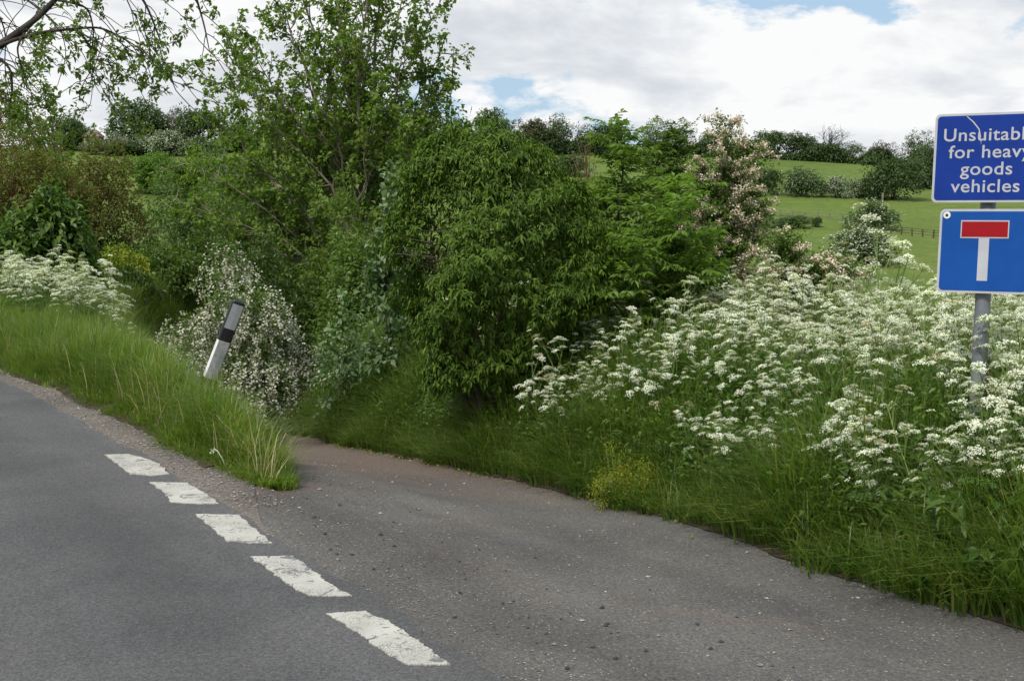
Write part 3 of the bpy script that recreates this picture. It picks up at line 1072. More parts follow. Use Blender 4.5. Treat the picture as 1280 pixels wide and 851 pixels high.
def build_ash():
    """the tree stands outside the frame on the left; its twigs hang into the picture"""
    rng = np.random.default_rng(17)
    dp = 11.5
    b = at(-330, 420, dp); b[2] = float(H(b[0], b[1])) - .1
    wb = MB(); tips = []; outs = []
    trunk = np.array([b, at(-325, 380, dp), at(-300, 200, dp), at(-290, 40, dp), at(-270, -160, dp), at(-230, -380, dp)])
    wb.tube(trunk, [.2, .17, .15, .13, .10, .05], 9)
    limbs = [
        ([(-300, 200), (-140, 130), (-40, 78), (0, 57), (36, 32), (70, 0), (100, -40), (120, -90)], .06, dp),
        ([(-40, 78), (10, 52), (55, 40), (95, 36), (125, 34), (155, 48), (190, 72), (222, 110)], .02, dp - .2),
        ([(-130, 125), (-40, 85), (0, 72), (14, 88), (16, 110), (12, 140)], .022, dp + .3),
        ([(-290, 40), (-120, -60), (20, -90), (110, -70), (160, -30), (185, 10), (200, 50)], .04, dp + .4),
        ([(20, -90), (130, -110), (200, -70), (240, -20), (255, 30), (262, 65)], .025, dp),
        ([(36, 32), (20, 60), (30, 95), (45, 130)], .012, dp - .3),
        ([(95, 36), (115, 60), (120, 95), (135, 125)], .010, dp - .2),
        ([(70, 0), (110, 8), (118, 40), (112, 75), (118, 100)], .012, dp),
        ([(125, 34), (165, 65), (195, 78), (215, 85)], .008, dp),
        ([(-60, 90), (-20, 110), (10, 125), (30, 150), (70, 165)], .014, dp + .2),
        ([(110, -70), (150, -20), (165, 15), (180, 30)], .01, dp - .1),
        ([(-200, -10), (-60, -40), (20, -10), (60, 20), (90, 60)], .02, dp + .5),
        ([(-60, -40), (-10, 0), (8, 40), (5, 90), (25, 135)], .012, dp + .5)]
    for path, r0, d in limbs:
        P = np.array([at(x, y, d + rng.normal(0, .12)) for x, y in path])
        u = np.linspace(0, 1, len(P)); uu = np.linspace(0, 1, len(P) * 4)
        Q = np.stack([np.interp(uu, u, P[:, q]) for q in range(3)], 1)
        for _ in range(2):
            Q[1:-1] = .25 * Q[:-2] + .5 * Q[1:-1] + .25 * Q[2:]
        wb.tube(Q, r0 * (1 - .82 * uu), 6)
        lo = .25 if r0 > .03 else .1
        for i in range(int(len(Q) * lo), len(Q), 3):
            tan = unit(Q[min(i + 1, len(Q) - 1)] - Q[i - 1])
            for _ in range(2):
                dd = tan * .7 + rng.normal(0, .55, 3) + np.array([.1, 0, .1])
                l = rng.uniform(.22, .65)
                tw, de = branch(rng, Q[i], dd, l, 7, .13, (0.25, 0, -1.0))
                # tips curl up again
                t2, de = branch(rng, tw[-1], de, l * .35, 3, .15, (0, 0, 1.8))
                full = np.vstack([tw, t2[1:]])
                wb.tube(full, np.linspace(.0055, .0028, len(full)), 3)
                tips.append(full[-1]); outs.append(de)
                for q in (9, 8, 5):
                    if rng.uniform() < (.9 if q > 5 else .35): tips.append(full[q] + rng.normal(0, .015, 3)); outs.append(unit(rng.normal(0, .7, 3) + de + (0, 0, .3)))
    C = np.array(tips); O = unit(np.array(outs))
    mb = MB()
    cluster_leaves(rng, mb, C, O, 9, .062, .45, .018, .12, .7, True, .2, .4)
    e = empty('ash_tree', b)
    wb.V = [np.vstack(wb.V) - b]; mb.V = [np.vstack(mb.V) - b]
    obj('trunk', wb.mesh('trunk', True), M['bark_dark'], e)
    obj('crown', mb.mesh('crown'), M['ash'], e)
    tag(e, 'dark branched tree with thin drooping twigs and sparse young leaves', 'tree')


build_ash()


def build_drooping_bush():
    """the dense dome of hanging leaf whorls beside the lane"""
    rng = np.random.default_rng(33)
    depth = 10.6
    c = at(620, 440, depth)
    z0 = float(H(c[0], c[1])) - .03
    # outline in photo pixels -> half width as a function of height
    prof = [(146, 590, 12), (152, 566, 618), (165, 540, 655), (185, 515, 690), (215, 500, 712), (250, 492, 738), (290, 488, 758), (330, 492, 768), (370, 500, 762), (400, 506, 745), (440, 516, 715), (488, 528, 670)]
    ys = np.array([p[0] for p in prof], float); xl = np.array([p[1] for p in prof], float); xr = np.array([p[2] for p in prof], float)
    xr[0] = 600
    k = depth / F
    C, O = [], []
    n = 4300
    while len(C) < n:
        # points on a shell: pick a height, an angle round the axis
        py = rng.uniform(146, 486)
        a = rng.uniform(0, 2 * math.pi)
        L_, R_ = np.interp(py, ys, xl), np.interp(py, ys, xr)
        cx = (L_ + R_) / 2; hw = (R_ - L_) / 2
        if hw < rng.uniform(0, 140): continue
        if math.sin(a) > .55 and rng.uniform() < .6: continue
        lay = .89 + .09 * math.sin(py * .021 + 1.9 * math.sin(a + 2) + a * 3) + .07 * math.sin(py * .10 + 3.1 * math.sin(a * 1.3 + .5) + 2 * math.sin(py * .031 + a * 2)) + .04 * math.sin(a * 5 + py * .05)
        if lay < .86 and rng.uniform() < .62: continue
        rr = hw * lay * rng.uniform(.82, 1.10)
        if rng.uniform() < .13: rr *= rng.uniform(.5, .85)
        # hollow on the left flank
        sx = cx + math.cos(a) * rr
        hollow = math.exp(-((sx - 536) / 30) ** 2 - ((py - 300) / 62) ** 2)
        if math.sin(a) < .2 and rng.uniform() < hollow * .93: continue
        dep = depth + math.sin(a) * rr * k * .95
        p = at(sx, py, dep)
        C.append(p)
        up = np.interp(py, [146, 250, 450], [.9, .25, -.1])
        O.append(unit(np.array([math.cos(a), math.sin(a), up])))
    C = np.array(C); O = np.array(O)
    mb = MB()
    per = 11
    ax = unit(O * .8 + np.array([0, 0, .55]))
    P = np.repeat(C, per, 0); A = np.repeat(ax, per, 0)
    ref = unit(np.cross(A, np.array([.3, .7, .1])))
    ref2 = np.cross(A, ref)
    ang = (np.tile(np.arange(per), len(C)) * 2 * math.pi / per * 1.0 + np.repeat(rng.uniform(0, 6.28, len(C)), per) + rng.normal(0, .25, len(P)))
    lat = ref * np.cos(ang)[:, None] + ref2 * np.sin(ang)[:, None]
    D = lat * .75 + A * rng.uniform(.0, .5, len(P))[:, None] + np.array([0, 0, -.42])
    P = P + A * rng.uniform(-.05, .03, len(P))[:, None]
    N = A + np.array([0, 0, .4]) + rng.normal(0, .2, P.shape)
    L = rng.uniform(.032, .060, len(P)) * np.repeat(rng.uniform(.75, 1.25, len(C)), per)
    leaves(mb, P, D, N, L, L * .36, .25, .34, True)
    # hanging inner leaves that close the dome
    n2 = 6500
    i = rng.integers(0, len(C), n2)
    P = C[i] + (np.array([c[0], depth, 0]) - C[i]) * np.array([1, 1, 0]) * rng.uniform(.05, .28, n2)[:, None] + rng.normal(0, .05, (n2, 3))
    hol = np.exp(-((project(P)[0] - 534) / 30) ** 2 - ((project(P)[1] - 305) / 60) ** 2)
    P = P[rng.uniform(0, 1, n2) > hol * .85]; n2 = len(P)
    D = rng.normal(0, .6, (n2, 3)) + np.array([0, 0, -.8])
    L = rng.uniform(.05, .09, n2)
    leaves(mb, P, D, rng.normal(0, 1, (n2, 3)), L, L * .33, .2, .2)
    wb = MB()
    base = np.array([c[0], c[1], z0])
    for q in range(16):
        e = at(rng.uniform(525, 690), rng.uniform(250, 400), depth + rng.uniform(-.4, .5))
        m = base + (e - base) * .5 + np.array([rng.normal(0, .08), rng.normal(0, .08), .18])
        wb.tube(np.array([base + rng.normal(0, .06, 3) * (1, 1, 0), (base + m) / 2 + rng.normal(0, .04, 3), m, (m + e) / 2 + rng.normal(0, .05, 3), e]), [.045, .035, .026, .017, .006], 6)
    for q in range(26):     # bare shoots showing in the hollow
        p = at(rng.uniform(540, 570), rng.uniform(260, 360), depth - rng.uniform(.1, .55))
        d = np.array([-1, -.2, rng.uniform(-.1, .8)])
        tw, _ = branch(rng, p, d, rng.uniform(.2, .42), 5, .25, (0, 0, .4))
        wb.tube(tw, np.linspace(.006, .002, 6), 4)
    e = empty('drooping_leaf_bush', base)
    wb.V = [np.vstack(wb.V) - base]; mb.V = [np.vstack(mb.V) - base]
    obj('trunk', wb.mesh('trunk', True), M['bark'], e)
    obj('crown', mb.mesh('crown'), M['ivy'], e)
    tag(e, 'dense rounded bush of hanging glossy leaf whorls beside the lane', 'bush')


build_drooping_bush()


def build_pinnate():
    """ash and elder saplings right of the drooping bush"""
    def sapling(name, label, cat, depth, stems, seed, mat, leafL=.19, step=.12, wood='bark_dark'):
        rng = np.random.default_rng(seed)
        x0 = np.mean([s[0][0] for s in stems])
        b = at(x0, 400, depth); b[2] = float(H(b[0], b[1])) - .03
        wb = MB(); mb = MB()
        for path, r0 in stems:
            P = np.array([at(x, y, depth + rng.normal(0, .15)) for x, y in path])
            P = np.vstack([b + rng.normal(0, .05, 3) * (1, 1, 0), P])
            u = np.linspace(0, 1, len(P)); uu = np.linspace(0, 1, 26)
            Q = np.stack([np.interp(uu, u, P[:, q]) for q in range(3)], 1)
            for _ in range(3): Q[1:-1] = .25 * Q[:-2] + .5 * Q[1:-1] + .25 * Q[2:]
            wb.tube(Q, r0 * (1 - .8 * uu), 6)
            seglen = np.linalg.norm(np.diff(Q, axis=0), axis=1).sum()
            nl = int(seglen / step * 2)
            for q in range(nl):
                f = .12 + .88 * q / nl
                j = min(int(f * 25), 24)
                p = Q[j] + (Q[j + 1] - Q[j]) * (f * 25 - j)
                tan = unit(Q[j + 1] - Q[j])
                a = q * 2.4 + rng.normal(0, .3)
                lat = np.array([math.cos(a), math.sin(a), 0])
                l = leafL * rng.uniform(.8, 2.1) * (1.1 - .45 * f)
                tw, de = branch(rng, p, lat * .9 + tan * .7 + (0, 0, .2), l, 4, .15, (0, 0, .1))
                wb.tube(tw, np.linspace(.005, .002, 5), 3)
                for w in range(4):
                    pb = tw[1 + w] if w < 4 else tw[-1]
                    for side in range(2):
                        a2 = rng.uniform(0, 6.28)
                        d0 = unit(np.array([math.cos(a2), math.sin(a2), rng.uniform(-.1, .6)]) + de * .7)
                        rach, dr = branch(rng, pb, d0, leafL * rng.uniform(.7, 1.2), 5, .12, (0, 0, rng.uniform(-.8, .1)))
                        sd = unit(np.cross(dr, (0, 0, 1.0)))
                        pp = np.repeat(rach[1:], 2, 0)
                        sg = np.tile([1, -1], 5)[:, None]
                        dd = sd * sg + dr * .6 + np.array([0, 0, -.25])
                        pp = np.vstack([pp, rach[-1:]]); dd = np.vstack([dd, dr[None]])
                        ll = leafL * .40 * rng.uniform(.75, 1.25, len(pp))
                        leaves(mb, pp, dd, np.tile([0, 0, 1.], (len(pp), 1)) + rng.normal(0, .25, (len(pp), 3)), ll, ll * .42, .2, .2)
        e = empty(name, b)
        wb.V = [np.vstack(wb.V) - b]; mb.V = [np.vstack(mb.V) - b]
        obj('trunk', wb.mesh('trunk', True), M[wood], e)
        obj('crown', mb.mesh('crown'), M[mat], e)
        tag(e, label, cat)
    sapling('ash_sapling', 'upright sapling with feathery leaves and a tall leading shoot', 'sapling', 11.6,
            [([(775, 350), (772, 270), (779, 215), (781, 172)], .022), ([(760, 340), (748, 290), (738, 255)], .014), ([(790, 340), (805, 280), (795, 235)], .014),
             ([(755, 370), (730, 320), (715, 285)], .014)], 3, 'elder', .20, .34)
    sapling('elder_bush', 'low spreading bush of feathery leaves with dark stems', 'bush', 10.6,
            [([(815, 390), (835, 330), (848, 285), (853, 240)], .016), ([(800, 400), (790, 350), (760, 320)], .014), ([(830, 395), (865, 340), (880, 310)], .014),
             ([(790, 410), (770, 380), (735, 360)], .012), ([(835, 390), (815, 320), (820, 270)], .014), ([(840, 400), (870, 370), (890, 345)], .012)], 6, 'elder', .20, .42)
    sapling('leafy_sapling', 'slender sapling with rounded green leaves beside the pink blossom', 'sapling', 13.5,
            [([(850, 300), (855, 250), (850, 205), (842, 170)], .014), ([(845, 300), (825, 240), (820, 200)], .01)], 9, 'mid_green', .15, .24)


build_pinnate()


def build_pink():
    """pink flowering hawthorn: arching sprays lined with blossom"""
    def haw(name, label, depth, stems, seed, bl_mat, dens=1.0, basepx=None):
        rng = np.random.default_rng(seed)
        b = at(basepx or stems[0][0][0], 350, depth); b[2] = float(H(b[0], b[1])) - .03
        wb = MB(); lb = MB(); fb = MB()
        for path in stems:
            P = np.vstack([b, np.array([at(x, y, depth + rng.normal(0, .12)) for x, y in path])])
            u = np.linspace(0, 1, len(P)); uu = np.linspace(0, 1, 22)
            Q = np.stack([np.interp(uu, u, P[:, q]) for q in range(3)], 1)
            for _ in range(2): Q[1:-1] = .25 * Q[:-2] + .5 * Q[1:-1] + .25 * Q[2:]
            wb.tube(Q, .02 * (1 - .85 * uu), 5)
            for j in range(3, 22):
                for _ in range(3 if j < 18 else 2):
                    a = rng.uniform(0, 6.28)
                    tan = unit(Q[min(j + 1, 21)] - Q[j - 1])
                    d = np.array([math.cos(a) * 1.0, math.sin(a), .15]) + tan * .6
                    l = rng.uniform(.14, .52) * (1.1 - .55 * j / 21)
                    tw, de = branch(rng, Q[j], d, l, 6, .12, (0, 0, -.35))
                    wb.tube(tw, np.linspace(.005, .002, 7), 3)
                    C = np.vstack([tw[1:], (tw[1:] + tw[:-1]) / 2])
                    O = unit(np.tile([0, 0, 1.], (len(C), 1)) + rng.normal(0, .5, C.shape))
                    cluster_leaves(rng, lb, C, O, 5, .035, .7, .03, .2, .5, False, .1)
                    if rng.uniform() < .9 * dens:
                        f = tw[2:]
                        per = 16
                        PP = np.repeat(np.vstack([f, (f[1:] + f[:-1]) / 2]), per, 0)
                        PP = PP + rng.normal(0, .018, PP.shape) + np.array([0, 0, .018])
                        s_ = rng.uniform(.014, .023, len(PP))
                        leaves(fb, PP, rng.normal(0, 1, PP.shape), np.array([0, 0, 1.]) + rng.normal(0, .6, PP.shape), s_, s_, .1)
        e = empty(name, b)
        for m_ in (wb, lb, fb): m_.V = [np.vstack(m_.V) - b]
        obj('trunk', wb.mesh('trunk', True), M['bark_dark'], e)
        obj('crown', lb.mesh('crown'), M['mid_green'], e)
        obj('blossom', fb.mesh('blossom'), M[bl_mat], e)
        tag(e, label, 'hawthorn')
    haw('hawthorn', 'tall narrow hawthorn with pink blossom along its sprays', 12.6,
        [[(905, 300), (905, 230), (904, 195), (908, 158)], [(900, 300), (888, 245), (878, 210)], [(905, 300), (920, 235), (932, 200), (942, 185)], [(900, 310), (882, 270), (872, 245)],
         [(905, 310), (925, 270), (940, 240)], [(900, 310), (890, 260), (895, 215)], [(905, 320), (930, 300), (945, 265)], [(900, 320), (885, 300), (868, 285)], [(905, 300), (915, 250), (920, 210)]], 5, 'pink', .72, basepx=905)
    haw('hawthorn', 'low pink blossomed hawthorn branches rising among the cow parsley', 11.8,
        [[(985, 345), (985, 320), (978, 300)], [(985, 350), (1010, 335), (1035, 325)], [(990, 355), (1040, 345), (1085, 336)]], 7, 'pink', .4, basepx=985)


build_pink()

# ---- bushes on the valley side, near to far
bush_px('hawthorn', 'white flowering hawthorn arching down behind the marker post', 'hawthorn', 276, 322, 165, 17.0, 'mid_green', 'bark', 'blossom', 41, 13, 2600, 7, .055,
        droop=.5, blossom=.40, spray=.42, bl_size=.038, bl_per=6, stems=10, twigs=2, stem_r=.02, lr=(.22, .45), dome=.0)
bush_px('hawthorn', 'low white flowering hawthorn spray at the lane bend', 'hawthorn', 372, 405, 80, 17.5, 'mid_green', 'bark', 'blossom', 42, 14, 1000, 6, .05,
        droop=.4, blossom=.42, spray=.24, bl_size=.036, bl_per=5, stems=5, stem_r=.015)
bush_px('pale_leaf_sapling', 'young sapling with large pale backed leaves below the drooping bush', 'sapling', 486, 245, 62, 13.5, 'pale_leaf', 'bark', None, 43, 16, 420, 6, .085, ratio=.8, droop=.3, stems=6, stem_r=.015, lr=(.2, .4))
bush_px('pale_leaf_sapling', 'short pale leaved sapling on the grassy lane bank', 'sapling', 440, 385, 90, 14.5, 'pale_leaf', 'bark', None, 44, 14, 360, 6, .07, ratio=.75, droop=.3, stems=6, stem_r=.012)
bush_px('cherry_bush', 'dark bush of large hanging leaves behind the cow parsley', 'bush', 45, 252, 125, 19.0, 'cherry', 'bark_dark', None, 45, 20, 1150, 7, .13, ratio=.5, droop=.55, stems=8, six=True)
bush_px('copper_hedge', 'brown twiggy hedge bush with coppery young leaves', 'bush', 15, 146, 230, 24.0, 'copper', 'twig_brown', None, 46, 14, 4200, 7, .085, stems=14, twigs=22, stem_r=.03, lr=(.25, .42), droop=.1, dome=.1)
bush_px('copper_hedge', 'smaller coppery brown twiggy bush sloping down toward the willow', 'bush', 112, 196, 150, 25.0, 'copper', 'twig_brown', None, 47, 11, 2700, 7, .085, stems=11, twigs=22, stem_r=.025, droop=.1)
bush_px('green_bush', 'mid green bush topping the coppery hedge', 'bush', 62, 138, 120, 26.5, 'mid_green', 'twig_brown', None, 48, 18, 1600, 6, .10, stems=12, twigs=5)
bush_px('yellow_bush', 'yellow green low bush in the shade of the coppery hedge', 'bush', 148, 312, 72, 21.5, 'yellow_green', 'bark', None, 49, 12, 420, 8, .07, stems=4, pyb=375)
bush_px('willow_bush', 'grey green willow bush with fine soft leaves', 'bush', 235, 200, 170, 34.0, 'willow', 'bark', None, 50, 15, 5000, 7, .12, ratio=.4, stems=10, droop=.2, dome=.08)
bush_px('green_bush', 'light green thicket hiding the foot of the many-stemmed tree', 'bush', 425, 262, 150, 22.5, 'sycamore', 'bark', None, 71, 14, 1500, 7, .09, stems=10, twigs=4, lr=(.22, .4))
bush_px('green_bush', 'broad dark green thicket under the many-stemmed tree', 'bush', 350, 268, 190, 27.0, 'mid_green', 'bark', None, 52, 30, 3200, 7, .10, stems=14, twigs=5)
bush_px('green_bush', 'green thicket between willow and white hawthorn', 'bush', 190, 305, 190, 24.0, 'mid_green', 'bark', None, 53, 26, 2600, 7, .09, stems=10, twigs=3)
bush_px('green_bush', 'leafy thicket at the foot of the drooping bush', 'bush', 470, 300, 150, 18.5, 'mid_green', 'bark', None, 54, 24, 2000, 7, .08, stems=10, twigs=3)
bush_px('green_bush', 'dark thicket filling the hollow below the cow parsley verge', 'bush', 100, 330, 170, 21.0, 'dark_green', 'bark', None, 55, 22, 1900, 7, .08, stems=8)
bush_px('green_bush', 'shady thicket behind the white hawthorn', 'bush', 330, 320, 170, 21.5, 'dark_green', 'bark', None, 56, 22, 1900, 7, .08, stems=8, twigs=3)
bush_px('green_bush', 'dull green bush at the back of the valley hollow', 'bush', 310, 190, 190, 44.0, 'mid_green', 'bark', None, 57, 30, 3000, 6, .17, stems=8)
bush_px('green_bush', 'pale mid valley bush seen through the stems of the tall tree', 'bush', 450, 200, 220, 46.0, 'willow', 'bark', None, 58, 30, 2600, 6, .17, stems=8)
bush_px('green_bush', 'broad bush backing the feathery saplings', 'bush', 690, 285, 150, 17.5, 'mid_green', 'bark', None, 59, 22, 1900, 7, .075, stems=8)
bush_px('green_bush', 'low green bush behind the pink hawthorn foot', 'bush', 840, 305, 110, 15.5, 'elder', 'bark', None, 60, 16, 1400, 7, .07, stems=6)
bush_px('bare_bush', 'grey brown almost leafless bush beyond the drooping bush', 'bush', 738, 168, 66, 70.0, 'far_brown', 'twig_brown', None, 61, 16, 420, 5, .16, stems=16, twigs=12, stem_r=.07)
for _px, _py, _w, _sd, _lb in ((770, 560, 58, 62, 'yellow green flowering crosswort clump at the lane edge, larger of two'), (808, 582, 44, 63, 'small yellow green crosswort clump beside the larger one at the lane edge')):
    bush_px('crosswort_clump', _lb, 'plant', _px, _py, _w, 7.9, 'crosswort', 'stem', None, _sd, 40, 430, 5, .016, stems=36, stem_r=.003, out=1.2, inner=.5, lr=(.08, .22), spread=.03)



# ------------------------------------------------------------------ far hillside: hedgerow trees, hawthorns, fences
def build_far():
    protos = {}

    def proto(kind, seed):
        key = (kind, seed)
        if key in protos: return protos[key]
        rng = np.random.default_rng(900 + seed * 13 + len(kind))
        # unit bush: 1 wide (radius .5), height 1
        if kind == 'round':
            w = make_bush(rng, .48, .46, .5, 18, 950, 6, .06, .6, stems=5, stem_r=.02, lr=(.28, .45))
        elif kind == 'open':
            w = make_bush(rng, .48, .46, .40, 16, 380, 6, .05, .6, stems=16, stem_r=.014, twigs=6, lr=(.25, .42), raise_=.22)
        elif kind == 'blossom':
            w = make_bush(rng, .47, .45, .47, 16, 650, 6, .06, .6, stems=5, stem_r=.02, blossom=.72, bl_size=.035, bl_per=6)
        elif kind == 'half':
            w = make_bush(rng, .47, .45, .47, 16, 700, 6, .06, .6, stems=5, stem_r=.02, blossom=.22, bl_size=.035, bl_per=6)
        elif kind == 'bare':
            wb = MB()
            for q in range(9):
                d = np.array([rng.normal(0, .42), rng.normal(0, .42), 1])
                a, de = branch(rng, (0, 0, .12 + .02 * q), d, .62, 5, .1, (0, 0, .1)); wb.tube(a, np.linspace(.018, .006, 6), 4)
                for w_ in range(7):
                    p = a[rng.integers(2, 6)]
                    c, dc = branch(rng, p, de + rng.normal(0, .7, 3), .3, 4, .15, (0, 0, .15)); wb.tube(c, np.linspace(.007, .003, 5), 3)
                    for _ in range(4):
                        c2, _d = branch(rng, c[rng.integers(1, 5)], dc + rng.normal(0, .7, 3), .15, 3, .2, (0, 0, .1)); wb.tube(c2, np.linspace(.004, .002, 4), 3)
            wb.tube([(0, 0, -.02), (0, 0, .2), (0.01, 0, .35)], [.035, .028, .018], 6)
            w = (wb.mesh('trunk'), None, None)
        protos[key] = w
        return w

    def far(kind, mat, px, ytop, ybase, w, seed, name, label, cat, group=None, wm='bark', depth=None, dz=0, trunk=None):
        if depth is None:
            p = gnd(px, ybase)
        else:
            p = at(px, ybase, depth)
        d = p[1]
        z0 = float(H(p[0], p[1])) - .15
        top = at(px, ytop, d)[2]
        hgt = max(top - z0, .5)
        wid = w / F * d
        wood, crown, bl = proto(kind, seed)
        cr = None
        if crown is not None:
            cr = crown.copy() if False else crown
        e = empty(name, (p[0], p[1], z0), (0, 0, seed * 1.3 + px))
        e.scale = (wid, wid, hgt)
        o = obj('trunk', wood, M[wm], e)
        if cr is not None:
            o = obj('crown', cr, None, e)
            if not len(cr.materials): cr.materials.append(M[mat])
            o.material_slots[0].link = 'OBJECT'; o.material_slots[0].material = M[mat]
        if bl is not None: obj('blossom', bl, M['far_blossom'], e)
        tag(e, label, cat, group)
        return e

    RG = 'trees along the far ridge'
    T_ = [
        ('round', 'far_dark_hazy', 966, 166, 198, 46, 1, 'dark bushy ridge tree next to the pink hawthorn top'),
        ('round', 'far_dark_hazy', 1006, 168, 200, 46, 2, 'dark bushy ridge tree beside the leafless tree'),
        ('open', 'far_mid', 1064, 178, 203, 40, 4, 'thin pale ridge tree just past the leafless tree'),
        ('open', 'far_brown', 1104, 179, 207, 40, 1, 'small airy brownish ridge tree above the dark round trees'),
        ('open', 'far_mid', 1150, 167, 209, 44, 2, 'pale airy ridge tree next to the blue signs'),
        ('round', 'far_mid', 612, 140, 192, 46, 3, 'green ridge tree peeping over the drooping bush'),
        ('round', 'far_brown', 660, 152, 192, 46, 1, 'brownish ridge tree above the drooping bush shoulder'),
        ('open', 'far_mid', 699, 146, 192, 40, 3, 'pale airy ridge tree standing before dark hedge trees'),
        ('round', 'far_dark_hazy', 688, 163, 193, 40, 2, 'low dark ridge tree under the pale airy one'),
        ('round', 'far_mid', 740, 160, 193, 46, 4, 'mid green ridge tree behind the leafless bush'),
        ('round', 'far_dark_hazy', 765, 157, 193, 40, 1, 'dark ridge tree behind the tall leading shoot'),
        ('open', 'far_mid', 822, 151, 195, 46, 1, 'tall ridge tree on bare trunks right of the leading shoot'),
        ('open', 'far_mid', 850, 156, 196, 42, 5, 'ridge tree on bare trunks next to the pink hawthorn'),
        ('round', 'far_dark_hazy', 886, 168, 197, 24, 3, 'small dark ridge tree seen through pink blossom'),
        ('round', 'far_mid', 96, 147, 188, 56, 2, 'grey green ridge tree behind the drooping ash twigs'),
        ('round', 'far_dark_hazy', 172, 129, 186, 74, 3, 'large domed ridge tree above the white hawthorn hedge'),
        ('round', 'far_brown', 205, 144, 187, 56, 4, 'brownish rounded ridge tree beside the large domed one'),
        ('open', 'far_brown', 229, 135, 188, 36, 1, 'thin bare-topped ridge tree between rounded ones'),
        ('round', 'far_dark_hazy', 256, 140, 190, 56, 1, 'dark ridge tree beside the many-stemmed tree'),
        ('round', 'far_dark_hazy', 300, 146, 190, 60, 4, 'dark ridge tree seen through the many-stemmed tree edge'),
        ('round', 'far_mid', 350, 140, 192, 60, 2, 'ridge tree behind the left shoots of the many-stemmed tree'),
        ('round', 'far_dark_hazy', 405, 142, 192, 60, 3, 'ridge tree behind the middle stems of the many-stemmed tree'),
        ('round', 'far_mid', 460, 138, 192, 60, 1, 'ridge tree behind the right stems of the many-stemmed tree'),
        ('round', 'far_dark_hazy', 520, 142, 192, 60, 2, 'ridge tree between many-stemmed tree and drooping bush'),
        ('round', 'far_dark_hazy', 570, 150, 192, 50, 4, 'ridge tree hidden behind the drooping bush top'),
    ]
    for i, (k, m, px, yt, yb, w, sd, lab) in enumerate(T_):
        far(k, m, px, yt, yb, w, sd, 'ridge_tree', lab, 'tree', RG)
    far('bare', None, 1034, 162, 202, 44, 1, 'leafless_tree', 'tall leafless tree on the ridge hedge', 'tree', None, 'bark_dark')
    # hedge along the ridge: one continuous hedge to the right and one to the left
    def hedge(pxs, ys, hpx, seed, label, mat='far_dark_hazy'):
        rng = np.random.default_rng(seed)
        n = len(pxs); per = 230
        P = np.array([gnd(x, y) for x, y in zip(pxs, ys)])
        seg = rng.integers(0, n - 1, n * per); u = rng.uniform(0, 1, n * per)[:, None]
        C = P[seg] * (1 - u) + P[seg + 1] * u
        hh = (.7 + .5 * np.sin(C[:, 0] * .35 + 1.3 * np.sin(C[:, 0] * .11))) * hpx / F * C[:, 1]
        C[:, 2] = H(C[:, 0], C[:, 1])
        O = unit(rng.normal(0, 1, C.shape) + (0, -.4, .3))
        C = C + np.stack([rng.normal(0, .6, len(C)), rng.normal(0, .8, len(C)), hh * rng.uniform(.02, 1, len(C)) ** .8], 1)
        mb = MB(); cluster_leaves(rng, mb, C, O, 6, .8, .7, .5, .1, .6)
        b = P[n // 2].copy(); b[2] = float(H(b[0], b[1]))
        mb.V = [np.vstack(mb.V) - b]
        e = empty('field_hedge', b)
        obj('foliage', mb.mesh('foliage'), M[mat], e)
        tag(e, label, 'hedge')
    hedge(np.arange(935, 1300, 12), np.interp(np.arange(935, 1300, 12), [935, 1100, 1300], [197, 207, 216]), 17, 1, 'dark hedge running along the ridge to the blue signs')
    hedge(np.arange(640, 935, 12), np.interp(np.arange(640, 935, 12), [640, 935], [192, 197]), 12, 2, 'dark hedge along the ridge behind the pink hawthorn')
    hedge(np.arange(80, 640, 14), np.interp(np.arange(80, 640, 14), [80, 640], [188, 192]), 14, 3, 'dark hedge along the ridge left of the drooping bush')
